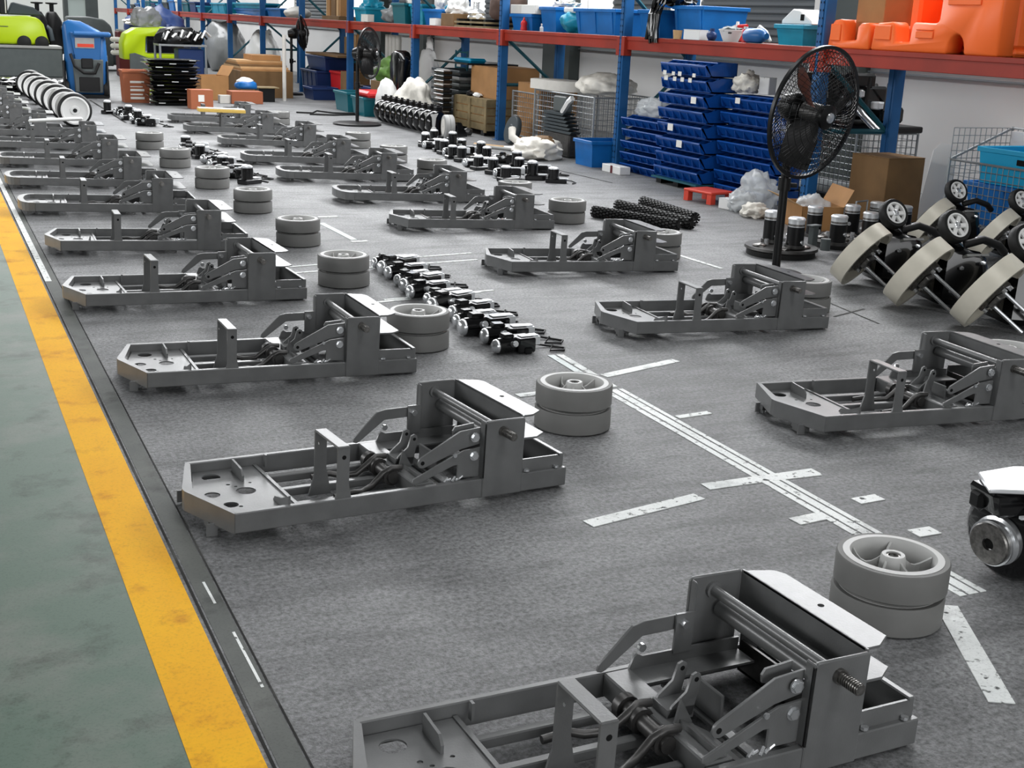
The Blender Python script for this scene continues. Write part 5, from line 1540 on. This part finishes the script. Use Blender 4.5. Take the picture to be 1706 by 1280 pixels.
for k, (y, m, h) in enumerate(((-0.55, 'machine dark', 1.06), (-0.36, 'card', 1.04), (-0.12, 'card pale', 1.0), (0.10, 'off white', 1.02), (0.32, 'card pale', 0.96))):
    bx('board', m, -0.04, 0.12, y - 0.1, y + 0.1, 0.0, h, t)
t = thing('pipe_bundle', 'upright white pipes leaning by the second far upright', 'pipes', (6.56, 18.42, 0), 0)
for k in range(4):
    MB().cyl((0, -0.24 + 0.16 * k, 0), (0.0, -0.24 + 0.16 * k, 1.05), 0.045).build('pipe', 'off white', t)
# seventh bay: long carton with boards
carton('long low brown carton beneath cardboard offcuts', (4.960, 20.544, 0), 0.84, 1.5, 0.40, 0, 'card dark', tape=False)
t = thing('board_bundle', 'pile of cardboard offcuts on the long brown carton', 'boards', (4.960, 20.544, 0.406), 0)
for k in range(5):
    MB().box(-0.38, 0.38, -0.72 + 0.1 * k, 0.7 - 0.1 * k, k * 0.03, k * 0.03 + 0.028).build('board', ('card', 'card pale', 'card dark')[k % 3], t)
MB().box(-0.12, 0.34, -0.3, 0.3, 0.152, 0.23).build('folded_carton', 'card', t)
t = thing('white_pole', 'thin white pole standing on the floor by the far fan', 'pole', (5.088, 19.224, 0), 0)
MB().cyl((0, 0, 0), (0, 0, 0.98), 0.03).build('pole', 'off white', t)
sack('film_bale', 'bale wrapped in clear film behind the far rack upright', 'bale', 'film grey', (6.25, 28.6, 0), (0.4, 1.0, 0.66), 0.16, 1.4, 101, flat=0.35)
sack('film_bale', 'white plastic sheeting heaped under the far rack bay', 'sheet', 'white plastic', (6.4, 25.8, 0.0), (0.26, 0.85, 0.54), 0.25, 1.5, 102, flat=0.25)


# ---------------------------------------------------------------- machines at the far end of the hall
def scrubber(label, loc, rz, length, tank):
    """ride-on scrubber: grey chassis, lime cover, black wheel arches"""
    t = thing('floor_scrubber', label, 'scrubber', loc, rz, 'lime green scrubber machines')
    a = length / 2
    MB().box(-a - 0.1, a + 0.25, 0.0, 0.75, 0.0, 0.50).build('base_tank', 'machine grey', t, bev=0.02)
    MB().box(-a - 0.1, a + 0.25, -0.02, 0.77, 0.50, 0.55).build('deck', 'rim grey', t, bev=0.01)
    prof = [(-a, 0.565), (a + 0.06, 0.565), (a + 0.02, 0.70), (a - 0.03, 0.92), (a - 0.12, 1.03), (a - 0.3, 1.06), (-a * 0.5, 1.02), (-a, 0.96)]
    MB().prism(prof, 0.04, 0.70, 'xz').build('cover', 'lime', t, bev=0.04, smooth=60)
    for x in (a - 0.38, a - 0.08):
        MB().lathe([(0, -0.02), (0.11, -0.02), (0.12, 0.0), (0.08, 0.02), (0, 0.02)], 20, Matrix.Translation((x, 0.03, 0.60)) @ Matrix.Rotation(PI / 2, 4, 'X')).build('wheel', 'black rubber', t, smooth=50)
    MB().box(-a + 0.15, -a + 0.62, 0.030, 0.036, 0.86, 0.872).build('groove', 'machine dark', t)
    return t


s1 = scrubber('lime green machine cover on a grey tank at the far corner', (1.517, 24.443, 0), 0.0, 1.25, True)
t = thing('seat_unit', 'dark seat block on top of the far corner lime cover', 'seat', (1.517, 24.443, 1.066), 0.0)
t.location.y += 0.35
MB().box(-0.62, -0.25, -0.2, 0.2, 0, 0.22).build('backrest', 'machine dark', t, bev=0.06)
MB().box(-0.12, 0.02, -0.06, 0.06, 0, 0.40).build('post', 'black plastic', t, bev=0.02)
MB().box(-0.02, 0.0, -0.065, -0.06, 0.02, 0.36).build('stripe', 'off white', t)
MB().prism([(0.0, 0.0), (0.62, 0.0), (0.45, 0.14), (0.1, 0.22)], -0.15, 0.15, 'xz').build('console', 'machine dark', t, bev=0.02)
for lab, x, y in (('black steering column with round knob, behind the far corner lime cover', 2.622, 31.902), ('black steering column with round knob, beside the pale window frame', 2.961, 32.111)):
    t = thing('steering_column', lab, 'machine', (x, y, 0), 0, 'black steering columns')
    MB().prism([(-0.2, 0.0), (0.22, 0.0), (0.2, 0.9), (0.06, 1.12), (-0.1, 1.10), (-0.2, 0.85)], -0.2, 0.2, 'xz').build('body', 'black plastic', t, bev=0.04, smooth=60)
    MB().cyl((0, 0, 1.10), (0, 0, 1.27), 0.05).build('stem', 'black plastic', t)
    MB().lathe([(0, 1.25), (0.13, 1.27), (0.14, 1.30), (0, 1.31)], 20).build('knob', 'black plastic', t)
    MB().tube([(0.15, -0.1, 0.8), (0.24, -0.22, 0.70), (0.28, -0.24, 0.45)], 0.05, 8).build('hose', 'machine dark', t, smooth=60)
t = thing('machine_cabin', 'tall grey column frame with a pale pane behind the blue extractor', 'cabin', (3.282, 29.345, 0), 0)
for x0, x1 in ((-0.32, -0.24), (0.12, 0.38)):
    bx('post', 'machine grey', x0, x1, 0, 0.3, 0, 2.2, t)
bx('pane', 'frosted pane', -0.24, 0.12, 0.02, 0.05, 0.98, 1.42, t)
bx('cross_bar', 'machine grey', -0.24, 0.12, 0, 0.3, 0.90, 0.98, t)
bx('cross_bar', 'machine grey', -0.24, 0.12, 0, 0.3, 1.42, 1.6, t)
bx('lower_panel', 'machine grey', -0.24, 0.12, 0, 0.3, 0, 0.90, t)
t = thing('grey_scrubber', 'rounded grey machine body behind the blue extractor', 'scrubber', (3.285, 27.320, 0), 0)
MB().prism([(-0.45, 0.1), (0.40, 0.1), (0.40, 0.70), (0.36, 0.90), (0.22, 1.02), (-0.05, 1.06), (-0.45, 1.05)], 0, 0.8, 'xz').build('body', 'machine grey', t, bev=0.03, smooth=60)
MB().box(-0.45, 1.55, 0.05, 0.85, 0.12, 0.40).build('base_tank', 'machine dark', t, bev=0.02)
MB().blob((-0.15, -0.02, 0.84), (0.12, 0.05, 0.07), 0.2, 2, 4, 2).build('boss', 'rim grey', t)
for x in (-0.2, 0.55, 1.2):
    MB().lathe([(0, 0), (0.12, 0), (0.12, 0.08), (0, 0.08)], 18, Matrix.Translation((x, 0.02, 0.12)) @ Matrix.Rotation(PI / 2, 4, 'X')).build('wheel', 'black rubber', t)
t = thing('carpet_extractor', 'tall blue carpet extractor with grey front on the open floor', 'extractor', (2.184, 19.152, 0), -0.12)
side = [(-0.26, 0.12), (0.30, 0.10), (0.34, 0.35), (0.30, 0.80), (0.24, 1.0), (0.10, 1.08), (-0.24, 1.06), (-0.30, 0.9)]
MB().prism([(-0.26, 0.05), (0.28, 0.05), (0.30, 0.5), (0.28, 0.88), (0.20, 0.94), (-0.05, 1.06), (-0.26, 1.08), (-0.30, 1.0)], 0.0, 0.62, 'xz').build('tank', 'vac blue', t, bev=0.05, smooth=60)
MB().prism([(-0.16, 0.08), (0.22, 0.08), (0.24, 0.55), (-0.18, 0.55)], -0.04, 0.0, 'xz').build('front_panel', 'machine grey', t, bev=0.015)
MB().prism([(-0.14, 0.50), (0.20, 0.50), (0.23, 0.88), (-0.20, 0.92)], -0.03, 0.0, 'xz').build('upper_panel', 'vac blue', t, bev=0.012)
MB().box(-0.13, 0.13, -0.038, -0.03, 0.70, 0.84).build('label_panel', 'rim grey', t)
MB().box(-0.10, 0.12, -0.042, -0.0385, 0.715, 0.76).build('label_print', 'red pale', t)
MB().box(-0.06, 0.10, -0.06, -0.04, 0.42, 0.56).build('socket', 'black plastic', t, bev=0.01)
MB().tube([(-0.2, -0.05, 0.62), (-0.15, -0.07, 0.45), (-0.03, -0.08, 0.36), (0.12, -0.08, 0.36), (0.18, -0.07, 0.5)], 0.022, 8).build('hose', 'black rubber', t, smooth=60)
MB().box(-0.16, 0.36, -0.09, 0.06, 0.86, 0.93).build('brow', 'vac blue', t, bev=0.025)
MB().box(-0.10, 0.18, -0.05, -0.035, 0.10, 0.30).build('vent', 'black plastic', t, bev=0.01)
for x in (-0.28, 0.27):
    MB().lathe([(0, -0.04), (0.12, -0.04), (0.13, 0.0), (0.12, 0.04), (0, 0.04)], 20, Matrix.Translation((x, 0.1, 0.13)) @ Matrix.Rotation(PI / 2, 4, 'Y')).build('wheel', 'black rubber', t, smooth=50)
s2 = thing('floor_scrubber', 'lime green scrubber with grey belt behind the black tray stack', 'scrubber', (3.741, 23.040, 0), 0.0, 'lime green scrubber machines')
MB().prism([(-0.50, 0.48), (0.62, 0.48), (0.60, 0.62), (-0.10, 0.62), (-0.08, 0.95), (0.45, 0.98), (0.42, 1.10), (0.32, 1.16), (-0.25, 1.12), (-0.44, 1.0), (-0.50, 0.8)], 0.1, 0.7, 'xz').build('cover', 'lime', s2, bev=0.02, smooth=60)
MB().prism([(-0.40, 0.60), (-0.30, 0.62), (0.0, 0.50), (0.05, 0.30), (0.0, 0.0), (-0.40, 0.0)], 0.02, 0.1, 'xz').build('belt', 'machine grey', s2, bev=0.01)
MB().box(-0.3, 0.6, 0.1, 0.7, 0.0, 0.48).build('base_tank', 'lime', s2, bev=0.03)
MB().box(-0.06, 0.62, 0.10, 0.16, 0.63, 0.96).build('inner_panel', 'black gloss', s2)
sack('film_bale', 'clear film hood over the second lime scrubber', 'sheet', 'film grey', (s2.location.x + 0.0, s2.location.y + 0.4, 0.97), (0.24, 0.2, 0.22), 0.4, 1.6, 111, flat=0.5)
s2.scale = (0.92, 1.0, 0.84)
t = thing('tray_table', 'steel framed table heaped with black and white parts', 'table', (3.940, 21.471, 0), 0)
for x in (-0.32, 0.42):
    for y in (0, 0.5):
        MB().tube([(x, y, 0), (x, y, 0.70)], 0.02, 6).build('leg', 'wire', t)
MB().box(-0.34, 0.44, -0.02, 0.52, 0.70, 0.73).build('tabletop', 'wire', t)
MB().box(-0.02, 0.40, 0.03, 0.45, 0.18, 0.66).build('inner_box', 'navy', t, bev=0.02)
t = thing('part_heap', 'heap of white and black plastic parts on the steel framed table', 'parts', (3.940, 21.471, 0.7305), 0)
hr = random.Random(11)
MB().blob((0, 0.2, 0.10), (0.4, 0.22, 0.18), 0.3, 2.2, 121, 3, 0.45).build('core', 'black plastic', t)
for k in range(12):
    x = -0.3 + 0.06 * k
    MB().tube([(x, 0.0, 0.05 + 0.02 * (k % 4)), (x + 0.06, 0.02, 0.16 + 0.03 * (k % 3)), (x + 0.16, 0.1, 0.10 + 0.04 * (k % 2))], 0.022, 6).build('piece', 'white plastic' if k % 2 else 'black gloss', t, smooth=60)
t = thing('red_crate_stack', 'maroon crate stack with pink white fittings beside the grey machine', 'crate', (3.543, 25.229, 0), 0)
MB().box(-0.05, 0.42, 0, 0.5, 0, 0.84).build('crate', 'maroon', t, bev=0.02)
for z in (0.40, 0.52, 0.64):
    MB().box(-0.20, 0.02, -0.05, 0.1, z, z + 0.09).build('fitting', 'off white', t, bev=0.03)
MB().tube([(-0.1, -0.06, 0.86), (0.36, -0.06, 0.84), (0.18, -0.06, 0.62)], 0.022, 6).build('arm', 'rim grey', t)
MB().box(-0.30, 0.30, 0.02, 0.60, 0.0, 0.05).build('plinth', 'black plastic', bpy.data.objects['carpet_extractor'])
for x in (-0.315, 0.275):
    MB().prism([(-0.03, 0.06), (0.60, 0.06), (0.55, 0.46), (0.30, 0.60), (0.0, 0.52)], x, x + 0.03, 'yz').build('side_skirt', 'black plastic', bpy.data.objects['carpet_extractor'], bev=0.008)
fr = random.Random(21)
for k in range(12):
    y = 29.88 + 2.79 * (k // 3) + 0.48 + 0.9 * (k % 3)
    m = ('crate teal', 'navy', 'tub teal dark', 'off white', 'crate blue', 'machine dark')[k % 6]
    tub('far_tub', '%s tub on the far rack deck, %s of its run' % (('teal', 'navy', 'dark green', 'white', 'blue', 'dark grey')[k % 6], ordinal(k)), 'tub', m, (6.25, y, DZ), 0.4, 0.7, fr.uniform(0.12, 0.3), group='tubs on the far rack deck')
    if k % 2 == 0:
        carton('%s carton under the far rack deck, %s of its run' % (('dark', 'pale')[k % 4 // 2], ordinal(k // 2)), (6.3, y, 0), 0.42, 0.8, fr.uniform(0.5, 0.9), 0, ('machine dark', 'navy', 'card dark', 'off white')[k // 2 % 4], tape=False, group='cartons under the far rack deck')
t = thing('parts_bale', 'blue tarpaulin heap with white scraps under the far rack bays', 'tarpaulin', (5.2, 31.5, 0), 0)
MB().blob((0, 0, 0.5), (0.7, 1.4, 0.75), 0.25, 1.8, 131, 4, 0.3).build('sheet', 'navy', t, smooth=60)
MB().blob((-0.5, -0.6, 0.95), (0.3, 0.5, 0.08), 0.4, 2, 132, 3).build('scraps', 'off white', t)


# orange crate with white print, black trays, cartons in front of them
t = tub('orange_crate', 'orange brown crate with worn white print beside the black tray stack', 'crate', 'orange crate', (2.763, 18.552, 0), 0.37, 0.34, 0.44, 0, k=0.9, ribs=0)
for k in range(5):
    MB().box(-0.09, 0.10 - 0.02 * (k % 2), -0.168, -0.164, 0.05 + 0.055 * k, 0.05 + 0.055 * k + (0.032, 0.020, 0.03, 0.012, 0.03)[k]).build('worn_print', 'ink', t)
for k in range(13):
    dz = 0.048
    t = thing('black_tray', 'glossy black tray, %s from the floor in the leaning stack' % ordinal(k), 'tray', (3.22 + 0.03 * math.sin(k * 2.1) - 0.003 * k, 18.1 + 0.02 * math.cos(k), k * dz), 0.10 * math.sin(k * 1.7), 'glossy black trays in a stack')
    MB().taper(-0.31, 0.31, -0.24, 0.24, 0.0, 0.034, 0.92).build('body', 'black gloss', t, bev=0.006)
    MB().box(-0.345, 0.345, -0.26, 0.26, 0.034, 0.042).build('rim', 'black gloss', t, bev=0.003)
    if True:
        MB().box(-0.25 + 0.11 * ((k * 2) % 5), -0.16 + 0.11 * ((k * 2) % 5), -0.262, -0.2605, 0.033, 0.043).build('edge_glint', 'bright metal', t)  # bright sliver standing in for a glint on the tray rim
carton('small brown carton with a white label in front of the black tray stack', (3.452, 17.455, 0), 0.30, 0.26, 0.25, 0.0, 'orange crate', tape=False)
t = thing('white_label', 'white paper label stuck on the small brown carton', 'label', (3.452, 17.455, 0.10), 0)
t.location.y -= 0.1315
MB().box(-0.05, 0.03, -0.002, 0.0, 0.0, 0.09).build('sheet', 'paper', t)
carton('larger open brown carton behind the small labelled carton', (3.947, 19.258, 0), 0.46, 0.36, 0.36, 0.3, 'card', open_=0.07)
carton('low brown carton with a blue and white cap on top', (4.327, 18.596, 0), 0.46, 0.34, 0.17, 0.0, 'orange crate', tape=False)
t = thing('blue_cap', 'blue and white plastic cap lying on the low brown carton', 'cap', (4.424, 18.853, 0.1755), 0)
MB().blob((0, 0.05, 0.06), (0.17, 0.12, 0.08), 0.15, 1.5, 141, 3, 0.4).build('cap', 'crate blue', t, smooth=60)
MB().blob((-0.02, 0.06, 0.12), (0.12, 0.09, 0.06), 0.2, 1.5, 142, 3, 0.2).build('bag', 'white plastic', t, smooth=60)
carton('small white box left of the low brown carton', (4.016, 18.542, 0), 0.16, 0.14, 0.11, 0, 'off white', name='small_box', tape=False)
t = thing('black_block', 'black box standing right of the low brown carton', 'box', (4.718, 18.906, 0), 0)
MB().box(-0.10, 0.14, 0.0, 0.26, 0, 0.20).build('body', 'black plastic', t, bev=0.005)
MB().box(-0.16, 0.20, -0.03, 0.30, 0.20, 0.215).build('lid', 'wood', t)
sack('dark_part_heap', 'heap of dark fabric and parts beyond the white wheel row', 'parts', 'black gloss', (1.172, 19.930, 0), (0.28, 0.3, 0.13), 0.4, 2.2, 151)
sack('dark_part_heap', 'heap of black and chrome castor parts beside the blue extractor', 'parts', 'black gloss', (1.957, 20.662, 0), (0.22, 0.24, 0.10), 0.5, 2.4, 152)
